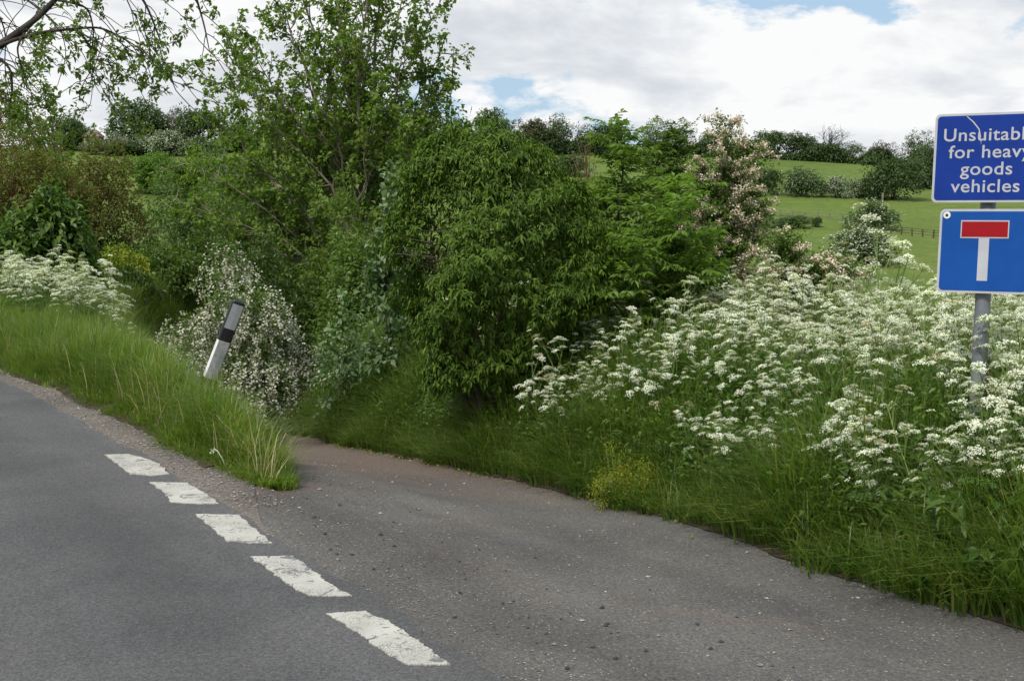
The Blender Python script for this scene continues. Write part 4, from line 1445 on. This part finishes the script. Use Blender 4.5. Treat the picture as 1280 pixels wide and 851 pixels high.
    # hawthorn row between the two right hand fields and scattered bushes
    B_ = [
        ('round', 'far_dark_hazy', 960, 213, 243, 34, 1, 'dark field bush between the two meadows by pink blossom'),
        ('half', 'far_dark_hazy', 1003, 210, 246, 50, 1, 'dark hawthorn partly in white flower on the meadow bank'),
        ('blossom', 'far_mid', 1046, 221, 247, 34, 2, 'white flowering hawthorn with a twin beside it on the meadow bank'),
        ('blossom', 'far_mid', 1073, 223, 247, 32, 3, 'white flowering hawthorn against the big dark bush'),
        ('round', 'far_dark_hazy', 1118, 196, 250, 66, 2, 'big dark rounded tree at the meadow corner'),
        ('round', 'far_dark_hazy', 1095, 222, 249, 40, 3, 'low dark bush leaning on the big dark rounded tree'),
        ('round', 'far_dark_hazy', 1160, 186, 236, 56, 4, 'dark rounded tree half hidden by the blue signs'),
        ('half', 'far_mid', 1086, 249, 287, 64, 2, 'grey green hawthorn thinly flowering below the dark trees'),
        ('blossom', 'far_mid', 1084, 286, 330, 84, 4, 'wide pale flowering hawthorn just beyond the cow parsley'),
        ('round', 'far_dark_hazy', 1018, 272, 284, 18, 1, 'small solitary green bush in the lower meadow'),
        ('round', 'far_dark_hazy', 945, 252, 285, 40, 4, 'dark bush beside the pink hawthorn in the lower meadow'),
        ('round', 'far_mid', 985, 270, 285, 50, 2, 'low bramble patch across the lower meadow'),
        ('round', 'far_mid', 922, 215, 245, 50, 4, 'green bush behind the pink hawthorn branches'),
        ('round', 'far_mid', 712, 196, 220, 44, 3, 'dark green bush at the foot of the leafless bush'),
        ('blossom', 'far_mid', 148, 167, 192, 32, 1, 'white flowering hawthorn below the large domed tree'),
        ('blossom', 'far_mid', 182, 170, 193, 28, 3, 'small white flowering hawthorn in the left hedge gap'),
        ('blossom', 'far_mid', 212, 164, 195, 52, 2, 'broad white flowering hawthorn in the left hedge'),
        ('half', 'far_mid', 246, 170, 196, 40, 4, 'patchily flowering hawthorn next to the many-stemmed tree'),
        ('round', 'far_dark_hazy', 162, 178, 194, 60, 4, 'low dark bush under the left white hawthorns'),
        ('round', 'far_dark_hazy', 285, 205, 238, 56, 1, 'dark bush in the field beside the willow'),
        ('half', 'far_mid', 118, 172, 194, 30, 3, 'whitish hawthorn below the brown roofed shed'),
    ]
    for (k, m, px, yt, yb, w, sd, lab) in B_:
        far(k, m, px, yt, yb, w, sd, 'field_tree' if 'tree' in lab.split(' ')[:4] else ('hawthorn' if 'hawthorn' in lab else 'field_bush'), lab,
            'hawthorn' if 'hawthorn' in lab and k != 'round' else ('tree' if 'tree' in lab and k == 'round' and w > 50 else 'bush'), 'bushes and trees on the far hillside')

    far('round', 'fresh_green', 187, 194, 242, 70, 3, 'round_bush', 'fresh green rounded bush at the edge of the field', 'bush')
    far('round', 'mid_green', 225, 203, 246, 70, 2, 'round_bush', 'duller green rounded bush next to the fresh green one', 'bush')

    # fences
    def fence(a, b, n, label, rails, mat):
        pts = [gnd(a[0] + (b[0] - a[0]) * i / (n - 1), a[1] + (b[1] - a[1]) * i / (n - 1)) for i in range(n)]
        base = pts[0]
        e = empty('field_fence', base)
        wobs = random.Random(4)
        for p in pts:
            z = float(H(p[0], p[1]))
            mb = MB(); mb.box((0, 0, .55), (.09, .09, .7))
            obj('post', mb.mesh('post'), mat, e, (p[0] - base[0], p[1] - base[1], z - base[2] + wobs.uniform(-.1, .05)), (wobs.uniform(-.06, .06), wobs.uniform(-.06, .06), 0))
        for r in rails:
            mb = MB()
            mb.tube(np.array([[p[0] - base[0], p[1] - base[1] - .1, float(H(p[0], p[1])) - base[2] + r] for p in pts]), .045, 4)
            obj('rail', mb.mesh('rail'), mat, e)
        tag(e, label, 'fence')
    wood = plain_mat('fence_wood', [(.3, (.13, .115, .09)), (.7, (.27, .24, .20))], 2, 3, .85)
    fence((945, 268), (1068, 276), 9, 'thin weathered fence across the lower meadow', (.5, 1.0), wood)
    fence((1100, 291), (1180, 299), 7, 'dark wooden rail fence below the meadow corner', (.4, .8, 1.15), M['bark'])
    p = gnd(1103, 252); e = empty('gate_post', (p[0], p[1], float(H(p[0], p[1]))))
    mb = MB(); mb.box((0, 0, .8), (.16, .16, .9)); mb.add(np.array([[-.16, -.16, 1.7], [.16, -.16, 1.7], [.16, .16, 1.7], [-.16, .16, 1.7], [0, 0, 1.85]]), T=[[0, 1, 4], [1, 2, 4], [2, 3, 4], [3, 0, 4]])
    obj('post', mb.mesh('post'), wood, e); tag(e, 'stout pale gate post beside the big dark bush', 'post')

    # small shed with a brown hipped roof on the left skyline
    p = gnd(118, 190); z = float(H(p[0], p[1])); k = p[1] / F
    e = empty('shed', (p[0], p[1], z))
    w, hw, hr = 11 * k, 18 * k, 27 * k
    mb = MB(); mb.box((0, 0, hw / 2), (w * .85, w * .85, hw / 2)); obj('wall', mb.mesh('wall'), plain_mat('shed_wall', [(.3, (.25, .22, .18)), (.7, (.36, .32, .27))], 1), e)
    mb = MB(); mb.add(np.array([[-w, -w, hw], [w, -w, hw], [w, w, hw], [-w, w, hw], [-.3 * w, 0, hr + .0], [.3 * w, 0, hr]]), T=[[1, 2, 5], [3, 0, 4]], Q=[[0, 1, 5, 4], [2, 3, 4, 5], [3, 2, 1, 0]])
    obj('roof', mb.mesh('roof'), plain_mat('clay_roof', [(.3, (.13, .085, .06)), (.7, (.23, .15, .11))], 2), e)
    tag(e, 'small shed with brown hipped roof below the ridge trees', 'shed')

    # white grazing animal
    p = gnd(304, 190); z = float(H(p[0], p[1]))
    bm = MB()
    e = empty('sheep', (p[0], p[1], z))
    u = np.linspace(0, math.pi, 9)
    bm.tube(np.stack([-np.cos(u) * .62, 0 * u, .72 + .03 * np.sin(u)], 1), .02 + .33 * np.sin(u) ** .6, 10)
    bm.tube([(.5, 0, .78), (.72, 0, .72), (.9, 0, .5), (.98, 0, .36)], [.17, .14, .11, .06], 8)
    for sx in (-.38, .38):
        for sy in (-.16, .16):
            bm.tube([(sx, sy, .6), (sx + .02, sy, .3), (sx, sy, 0)], [.09, .055, .05], 6)
    obj('body', bm.mesh('body', True), plain_mat('wool', [(.3, (.62, .60, .55)), (.7, (.78, .76, .72))], 8), e)
    tag(e, 'white animal grazing in the upper field', 'sheep')


build_far()


# ------------------------------------------------------------------ cow parsley
def build_parsley():
    rng = np.random.default_rng(70)

    def umbel(seed):
        r = np.random.default_rng(seed)
        mb = MB(); sb = MB()
        n = r.integers(9, 13)
        R_ = r.uniform(.036, .052)
        for i in range(n):
            a = i * 2.399 + r.normal(0, .2); q = math.sqrt((i + .5) / n)
            e = np.array([math.cos(a) * R_ * q, math.sin(a) * R_ * q, .030 * (1 - .45 * q * q) + r.normal(0, .002)])
            sb.tube(np.array([[0, 0, 0], e * .55 + (0, 0, -.002), e]), .0009, 3, False)
            m = 10
            off = r.normal(0, 1, (m, 3)) * np.array([.0068, .0068, .0018])
            off[:, 2] -= (off[:, 0] ** 2 + off[:, 1] ** 2) * 40
            D = off * np.array([1, 1, .2]) + r.normal(0, .003, (m, 3))
            leaves(mb, e + off * .8, D, np.tile([0, 0, 1.], (m, 1)) + r.normal(0, .3, (m, 3)), .0095, .0098, .1)
        V = np.vstack(mb.V); nt = len(np.vstack(mb.T))
        T = np.vstack(mb.T)
        V2 = np.vstack(sb.V); Q2 = np.vstack(sb.Q) + len(V)
        me = mesh_from('flower_head', np.vstack([V, V2]), [T, Q2])
        me.materials.append(M['umbel']); me.materials.append(M['stem'])
        idx = np.zeros(len(T) + len(Q2), np.int32); idx[len(T):] = 1
        me.polygons.foreach_set('material_index', idx)
        return me
    heads = [umbel(s) for s in range(7)]
    for h_ in heads[5:]:         # heads going over to green seed
        h_.materials[0] = M['seed_head']

    def proto(seed):
        r = np.random.default_rng(100 + seed)
        sb = MB(); H_ = []
        lean = r.normal(0, .12, 2)
        hgt = r.uniform(.82, 1.02)
        main, _ = branch(r, (0, 0, -.02), (lean[0], lean[1], 1), hgt, 8, .05, (0, 0, .1))
        sb.tube(main, np.linspace(.0062, .0026, 9), 5)
        H_.append((main[-1], unit(main[-1] - main[-2])))
        for k in range(r.integers(5, 8)):
            j = r.integers(3, 8)
            a = k * 2.2 + r.normal(0, .4)
            d = np.array([math.cos(a) * .75, math.sin(a) * .75, .9])
            l = r.uniform(.25, .45) * (1.15 - j / 14)
            br, de = branch(r, main[j], d, l, 5, .06, (0, 0, .45))
            sb.tube(br, np.linspace(.0038, .0018, 6), 4)
            H_.append((br[-1], unit(de + (0, 0, .8))))
            for w in range(r.integers(1, 3)):
                b2, d2 = branch(r, br[r.integers(2, 5)], de + r.normal(0, .55, 3), l * r.uniform(.4, .7), 4, .07, (0, 0, .5))
                sb.tube(b2, np.linspace(.0024, .0014, 5), 3)
                H_.append((b2[-1], unit(d2 + (0, 0, .8))))
        lb = MB()
        for k in range(8):
            j = r.integers(0, 5); a = r.uniform(0, 6.28)
            d = np.array([math.cos(a), math.sin(a), .55])
            rach, dr = branch(r, main[j], d, r.uniform(.16, .32), 6, .08, (0, 0, -.9))
            sb.tube(rach, np.linspace(.002, .001, 7), 3)
            sd = unit(np.cross(dr, (0, 0, 1.)))
            for q in range(1, 7):
                for sg in (1, -1):
                    sub = (7.5 - q) * .016
                    dd = unit(sd * sg + dr * .6 + (0, 0, -.1))
                    pts = rach[q] + dd * sub * np.linspace(.2, 1, 4)[:, None]
                    for w in (1, -1):
                        s2 = unit(dd * .7 + dr * w * .8)
                        leaves(lb, pts, np.tile(s2, (4, 1)), np.tile([0, 0, 1.], (4, 1)) + r.normal(0, .3, (4, 3)), sub * .5, sub * .22, .1, .1)
        return sb.mesh('stem'), lb.mesh('foliage'), H_
    protos = [proto(s) for s in range(7)]

    def place(x, y, sc, rz, tilt, label, group=None, z=None):
        k = int(rng.integers(0, len(protos)))
        sm, lm, H_ = protos[k]
        z = float(H(x, y)) if z is None else z
        e = empty('cow_parsley', (x, y, z), (tilt[0], tilt[1], rz))
        e.scale = (sc, sc, sc)
        obj('stem', sm, M['stem'], e)
        obj('foliage', lm, M['parsley_leaf'], e)
        for (p, d) in H_:
            o = obj('flower_head', heads[int(rng.choice(7, p=[.18, .18, .18, .17, .17, .06, .06]))], None, e, p)
            q = Vector(d).to_track_quat('Z', 'Y'); o.rotation_mode = 'QUATERNION'; o.rotation_quaternion = q
            f = rng.uniform(.5, 1.2) ; o.scale = (f, f, f)
        tag(e, label, 'cow parsley', group)
        return e
    # right hand bank
    n = 0; tries = 0
    while n < 262 and tries < 20000:
        tries += 1
        y = 5.5 + 8.2 * rng.uniform(0, 1) ** 1.3; qx = rng.uniform(565, 1315)
        x = (qx - 640) / F * y
        s, t = st(x, y); off = s - float(lane_right(t))
        if off < .38: continue
        px, py = project(np.array([x, y, float(H(x, y)) + .9]))
        if px < 560 or px > 1320: continue
        if px < 860 and off > 2.2: continue
        if px > 860 and y > 13.6: continue
        if abs(x - 2.5) < .12 and y > 6.0 and y < 6.9: continue
        # fewer close to the lane, more behind
        if rng.uniform() > np.clip(.45 + off * .38, 0, 1): continue
        sc = rng.uniform(.82, 1.1) * np.interp(off, [.38, 1.3, 2.6], [.62, .85, 1.0])
        tilt = (rng.normal(0, .08) + .12 * max(0, 1.5 - off), rng.normal(0, .08))
        if px < 860:
            lab, g = 'cow parsley with white flower heads under the drooping bush and feathery saplings', 'cow parsley below the bushes'
        elif y < 7.6:
            lab, g = 'cow parsley flowering around the foot of the sign post', 'cow parsley around the sign post'
        else:
            lab, g = (('cow parsley at the front of the white drift, next to the long bank grass', 'cow parsley at the front of the drift') if off < 1.7 else
                      ('cow parsley at the back of the white drift, against the far meadow', 'cow parsley at the back of the drift') if y > 11 else
                      ('cow parsley in the heart of the white drift between pink hawthorn and sign post', 'cow parsley in the heart of the drift'))
        place(x, y, sc, rng.uniform(0, 6.28), tilt, lab, g); n += 1
    # the belt in front of the drooping bush, right down to the lane grass
    for q in range(30):
        px = rng.uniform(560, 800); d_ = rng.uniform(8.0, 10.0)
        x = (px - 640) / F * d_; s, t = st(x, d_); off = s - float(lane_right(t))
        if off < .35 or off > 2.3: continue
        place(x, d_, rng.uniform(.62, .9), rng.uniform(0, 6.28), (rng.normal(0, .12), rng.normal(0, .12)), 'cow parsley with white flower heads under the drooping bush and feathery saplings', 'cow parsley below the bushes')
    for px, d_, sc in ((1180, 6.0, .82), (1205, 5.8, .74), (1240, 5.9, .8), (1265, 5.7, .86), (1222, 6.2, .9)):
        place((px - 640) / F * d_, d_, sc, rng.uniform(0, 6.28), (rng.normal(0, .08), rng.normal(0, .08)), 'cow parsley flowering around the foot of the sign post', 'cow parsley around the sign post')
    for q in range(26):
        px = rng.uniform(760, 1290); t_ = None
        d_ = rng.uniform(5.6, 8.2); x = (px - 640) / F * d_; s, t = st(x, d_); off = s - float(lane_right(t))
        if off < .3 or off > .95: continue
        place(x, d_, rng.uniform(.5, .66), rng.uniform(0, 6.28), (rng.normal(0, .2), rng.normal(0, .2)), 'short cow parsley scattered low in the grass just above the lane edge', 'low cow parsley near the lane edge')
    # singles one can point to
    p = at(1112, 420, 9.2); place(p[0], p[1], 1.62, .6, (0, .02), 'tallest cow parsley, its heads standing clear against the far meadow')
    p = at(1262, 500, 6.15); place(p[0], p[1], 1.24, 2.0, (0, .0), 'cow parsley whose flower heads overlap the lower blue sign')
    p = gnd(1000, 640); place(p[0], p[1], .72, 1.2, (.5, -.3), 'leaning cow parsley sprawling out of the long bank grass')
    p = gnd(1215, 740); place(p[0] + .1, p[1] + .3, .62, 3.2, (.45, .1), 'short cow parsley low in the bank beside the dock leaves')
    # left verge
    n = 0; tries = 0
    while n < 74 and tries < 20000:
        tries += 1
        qx = rng.uniform(-25, 215); y = float(np.interp(qx, [0, 200], [16.6, 12.6])) + rng.uniform(-.9, 1.3)
        x = (qx - 640) / F * y
        s, t = st(x, y)
        lim = float(lane_left(t))
        if s > lim - .05 or s < .8: continue
        px, py = project(np.array([x, y, float(H(x, y)) + .8]))
        if px < -40 or px > 215: continue
        sc = rng.uniform(.72, .98) * np.interp(t, [8, 12], [.8, 1.1])
        place(x, y, sc, rng.uniform(0, 6.28), (rng.normal(0, .07), rng.normal(0, .07)), 'cow parsley crowding the back of the left grass verge', 'cow parsley on the left verge'); n += 1
    n = 0
    for q in range(60):
        t = rng.uniform(9, 13.5); s = float(lane_right(t)) + rng.uniform(.3, 1.1)
        if n >= 8: break
        x, y = xy(s, t); x, y = float(x), float(y)
        place(x, y, rng.uniform(.6, .85), rng.uniform(0, 6.28), (rng.normal(0, .1), rng.normal(0, .1)), 'cow parsley on the bank where the lane bends out of sight', 'cow parsley at the lane bend'); n += 1


build_parsley()


# ------------------------------------------------------------------ road signs on a leaning post
def round_rect(w, h, r, y, n=6):
    pts = []
    for cx, cz, a0 in ((w / 2 - r, h / 2 - r, 0), (-w / 2 + r, h / 2 - r, 90), (-w / 2 + r, -h / 2 + r, 180), (w / 2 - r, -h / 2 + r, 270)):
        for k in range(n + 1):
            a = R(a0 + 90 * k / n)
            pts.append((cx + r * math.cos(a), y, cz + r * math.sin(a)))
    return np.array(pts)


def slab(w, h, r, y0, y1):
    """rounded plate whose face looks to -y at y0, back at y1"""
    a = round_rect(w, h, r, y0); b = round_rect(w, h, r, y1)
    n = len(a)
    V = np.vstack([a, b, [[0, y0, 0]], [[0, y1, 0]]])
    k = np.arange(n); k2 = (k + 1) % n
    T = np.vstack([np.stack([k, k2, np.full(n, 2 * n)], -1), np.stack([k2 + n, k + n, np.full(n, 2 * n + 1)], -1)])
    Q = np.stack([k2, k, k + n, k2 + n], -1)
    return mesh_from('panel', V, [T, Q])


def build_sign():
    depth = 6.5
    base = at(1216, 600, depth); base[2] = float(H(base[0], base[1]))
    px, py = project(base)
    rot = Euler((R(-6.3), 0, R(-28)))       # turned towards the main road and leaning back
    Mx = np.array(rot.to_matrix())
    e = empty('road_sign', base, rot)
    k = depth / F
    mb = MB(); mb.tube([(0, 0, -.2), (0, 0, .6), (0, 0, 1.4), (0, 0, 2.02)], .041, 16)
    obj('post', mb.mesh('post', True), M['post_grey'], e)
    mb = MB(); mb.tube([(0, 0, 2.02), (0, 0, 2.045)], [.044, .036], 16)
    obj('post_cap', mb.mesh('post_cap'), M['marker_black'], e)

    def loc(qx, qy):      # photo pixel -> point on the plane of the panels, in the sign's own frame
        d = Mx.T @ ray(qx, qy); o = Mx.T @ (CAM - base)
        return o + d * ((-.07 - o[1]) / d[1])

    def panel(cx, cy, w, h, name, label, blue='sign_blue'):
        c = loc(cx, cy)
        p = obj(name, slab(w, h, .028, 0, .004), M['sign_white'], e, c)
        p['label'] = label
        obj('blue_face', slab(w - .026, h - .026, .02, -.0022, -.0002), M[blue], p)
        for dz in (-h * .25, h * .25):      # channel and clip behind
            mb = MB(); mb.box((0, .018, dz), (w * .42, .013, .016)); obj('rail', mb.mesh('rail'), M['post_grey'], p)
            mb = MB(); mb.box((-c[0], .07, dz), (.058, .049, .012)); obj('clamp', mb.mesh('clamp'), M['marker_black'], p)
        return p
    up = panel(1235.5, 197, .572, .49, 'upper_panel', 'blue panel lettered in white')
    lines = [('Unsuitable', .094, -.002), ('for heavy', .000, .004), ('goods', -.093, -.006), ('vehicles', -.188, -.008)]
    fit = None
    for text, z, dx in [lines[2], lines[0], lines[1], lines[3]]:
        cu = bpy.data.curves.new('lettering', 'FONT'); cu.body = text; cu.size = .1; cu.align_x = 'CENTER'
        cu.extrude = .0006; cu.offset = .0009; cu.space_character = 1.06
        tmp = bpy.data.objects.new('lettering', cu); col.objects.link(tmp)
        dg = bpy.context.evaluated_depsgraph_get()
        me = bpy.data.meshes.new_from_object(tmp.evaluated_get(dg))
        bpy.data.objects.remove(tmp); bpy.data.curves.remove(cu)
        V = np.zeros(len(me.vertices) * 3, np.float32); me.vertices.foreach_get('co', V); V = V.reshape(-1, 3)
        if fit is None:
            fit = .266 / (V[:, 0].max() - V[:, 0].min())
        cz = .0715 / .0720
        V2 = np.stack([V[:, 0] * fit, -V[:, 2] - .0038, V[:, 1] * cz], 1)
        me.vertices.foreach_set('co', V2.ravel().astype(np.float32)); me.update()
        me.name = 'lettering'; me.materials.clear()
        obj('lettering', me, M['sign_white'], up, (dx, 0, z - .001))
    # scratch from the top edge down through the s of the first line
    mb = MB()
    pts = np.array([loc(1209, 146), loc(1217, 153), loc(1224, 162), loc(1226, 171), loc(1226.5, 180)]) - np.array(up.location)
    pts[:, 1] = -.0052
    wd = np.array([.0028, .0034, .0030, .0016, .0008])
    V = np.concatenate([[p + (-w_, 0, -w_ * .3), p + (w_, 0, w_ * .3)] for p, w_ in zip(pts, wd)])
    mb.add(V, Q=[[2 * i, 2 * i + 2, 2 * i + 3, 2 * i + 1] for i in range(4)])
    obj('scratch', mb.mesh('scratch'), M['scratch'], up)
    lo = panel(1229.5, 314, .472, .46, 'lower_panel', 'blue panel with white T under a red bar', 'sign_blue_faded')
    kk = k

    def rect(x0, z0, x1, z1, y, name, mat, parent):
        V = np.array([[x0, y, z0], [x1, y, z0], [x1, y, z1], [x0, y, z1], [x0, -.002, z0], [x1, -.002, z0], [x1, -.002, z1], [x0, -.002, z1]])
        obj(name, mesh_from(name, V, [np.array([[0, 1, 2, 3], [1, 0, 4, 5], [2, 1, 5, 6], [3, 2, 6, 7], [0, 3, 7, 4]])]), mat, parent)
    rect(-.028, -.162, .026, .080, -.0032, 'white_stem', M['sign_white'], lo)
    rect(-.124, .070, .124, .168, -.0040, 'bar_border', M['sign_white'], lo)
    rect(-.118, .077, .118, .161, -.0050, 'red_bar', M['sign_red'], lo)
    # round white washer with a dark bolt
    mb = MB(); a = np.linspace(0, 2 * math.pi, 15)[:-1]
    cx, cz = -.200, .196
    V = np.array([[cx + .019 * math.cos(q), -.0045, cz + .019 * math.sin(q)] for q in a] + [[cx, -.005, cz]] + [[cx + .020 * math.cos(q), -.002, cz + .020 * math.sin(q)] for q in a])
    n = 14
    mb.add(V, T=[[i, (i + 1) % n, n] for i in range(n)], Q=[[i, n + 1 + i, n + 1 + (i + 1) % n, (i + 1) % n] for i in range(n)])
    obj('washer', mb.mesh('washer'), M['marker_white'], lo)
    mb = MB(); mb.tube(np.array([[cx, -.004, cz], [cx, -.008, cz], [cx, -.009, cz]]), [.008, .008, .006], 8)
    obj('bolt', mb.mesh('bolt'), M['black_hole'], lo)
    tag(e, 'leaning grey post carrying two blue road sign panels', 'road sign')


build_sign()


# ------------------------------------------------------------------ leaning verge marker post
def build_marker():
    depth = 9.6
    for q in np.arange(470, 620, 1.0):       # follow the leaning axis down to the ground
        base = at(298 - (q - 378) * .385, q, depth)
        if base[2] < float(H(base[0], base[1])): break
    top = at(298, 378, depth)
    v = top - base
    L = float(np.linalg.norm(v))
    tilt = math.atan2(v[0], v[2])
    e = empty('marker_post', base, (0, tilt, R(0)))
    e.rotation_mode = 'XYZ'
    yaw = Matrix.Rotation(R(24), 3, 'Z')
    # D-shaped hollow profile: curved front towards the road
    prof = [(-.066, .050), (-.074, .0), (-.074, -.030), (-.060, -.046), (0, -.050), (.060, -.046), (.074, -.030), (.074, .0), (.066, .050)]
    prof = np.array([(yaw @ Vector((x, y, 0)))[:2] for x, y in prof]) * .72
    npf = len(prof)

    def section(name, z0, z1, sc, mat, lo=0, hi=npf - 1, cap=False, slope=0.0):
        pr = prof[lo:hi + 1] * sc
        n = len(pr)
        zt = z1 + slope * pr[:, 0]
        inner = pr * .88
        V = np.vstack([np.c_[pr, np.full(n, z0)], np.c_[pr, zt], np.c_[inner, np.full(n, z0)], np.c_[inner, zt]])
        i = np.arange(n - 1)
        Q = [np.stack([i, i + 1, i + n + 1, i + n], -1), np.stack([i + 2 * n + 1, i + 2 * n, i + 3 * n, i + 3 * n + 1], -1),
             np.stack([i + n, i + n + 1, i + 3 * n + 1, i + 3 * n], -1), np.stack([i + 1, i, i + 2 * n, i + 2 * n + 1], -1),
             np.array([[0, n, 3 * n, 2 * n], [n - 1, 3 * n - 1, 4 * n - 1, 2 * n - 1]])]
        me = mesh_from(name, V, [np.vstack(Q)])
        o = obj(name, me, mat, e)
        return o
    section('lower_body', -.1, L * .34, 1.0, M['marker_black'])
    section('white_body', L * .34, L * .67, 1.0, M['marker_white'])
    section('black_band', L * .665, L * .765, 1.035, M['marker_black'])
    section('upper_body', L * .76, L, 1.0, M['marker_black'])
    section('grey_reflector', L * .775, L * .985, 1.03, M['marker_grey'], 3, 5)
    section('grey_panel', L * .335, L * .662, 1.03, M['marker_panel'], 3, 6)
    mb = MB()
    pr = prof * .99
    V = np.vstack([np.c_[pr, np.full(npf, L * .992)], np.c_[pr * .8, np.full(npf, L * 1.012)], [[0, 0, L * 1.014]]])
    T = [[npf + i, npf + i + 1, 2 * npf] for i in range(npf - 1)] + [[2 * npf - 1, npf, 2 * npf]]
    Q = [[i, i + 1, npf + i + 1, npf + i] for i in range(npf - 1)] + [[npf - 1, 0, npf, 2 * npf - 1]]
    mb.add(V, T, Q)
    obj('top_cap', mb.mesh('top_cap'), M['marker_black'], e)
    tag(e, 'leaning black and white verge marker post in long grass', 'marker post')


build_marker()


# ------------------------------------------------------------------ small foreground plants
def build_small():
    rng = np.random.default_rng(88)
    spots = [(1266, 744, .46, 'dock'), (1232, 690, .42, 'dock'), (1195, 640, .38, 'dock'), (1275, 660, .42, 'dock'), (1120, 655, .36, 'dock'), (900, 590, .34, 'dock'), (690, 545, .36, 'dock')]
    for i, (px, py, hh, _) in enumerate(spots):
        p = gnd(px, py); p[2] = float(H(p[0], p[1]))
        e = empty('weed_clump', p)
        sb = MB(); lb = MB()
        for k in range(15):
            a = k * 2.4; d = np.array([math.cos(a) * .6, math.sin(a) * .6, 1])
            stp, de = branch(rng, (0, 0, -.01), d, hh * rng.uniform(.7, 1.2), 5, .1, (0, 0, -.4))
            sb.tube(stp, np.linspace(.004, .002, 6), 4)
            C = stp[2:]
            cluster_leaves(rng, lb, C, unit(np.tile(de, (len(C), 1)) + rng.normal(0, .4, (len(C), 3))), 5, .085, .5, .014, .2, .5, True, .3)
        obj('stem', sb.mesh('stem'), M['stem'], e); obj('foliage', lb.mesh('foliage'), M['herb'], e)
        tag(e, ['leafy dark weed clump at the lane edge below the signs', 'leafy weed clump halfway up the bank below the signs',
                'leafy weed clump where bank grass meets the cow parsley', 'leafy weed clump close beneath the sign post', 'leafy weed clump in the lower bank grass short of the sign post',
                'leafy weed clump on the bank between crosswort and cow parsley drift', 'leafy weed clump on the bank in front of the drooping bush'][i], 'weeds')
    # dandelion clock stalk in the island grass
    p = gnd(277, 590); p[2] = float(H(p[0], p[1]))
    e = empty('bent_stalk', p)
    mb = MB(); mb.tube([(0.03, 0, 0), (.02, -.03, .07), (-.01, -.04, .13), (-.035, -.04, .15), (-.04, -.04, .135)], .0035, 5)
    obj('stem', mb.mesh('stem'), M['umbel'], e)
    mb = MB(); C = np.tile([[-.042, -.04, .13]], (14, 1)) + rng.normal(0, .008, (14, 3)); leaves(mb, C, rng.normal(0, 1, (14, 3)), rng.normal(0, 1, (14, 3)), .014, .012)
    obj('flower_head', mb.mesh('flower_head'), M['umbel'], e)
    tag(e, 'pale bent flower stalk in the island grass tip', 'flower')


build_small()
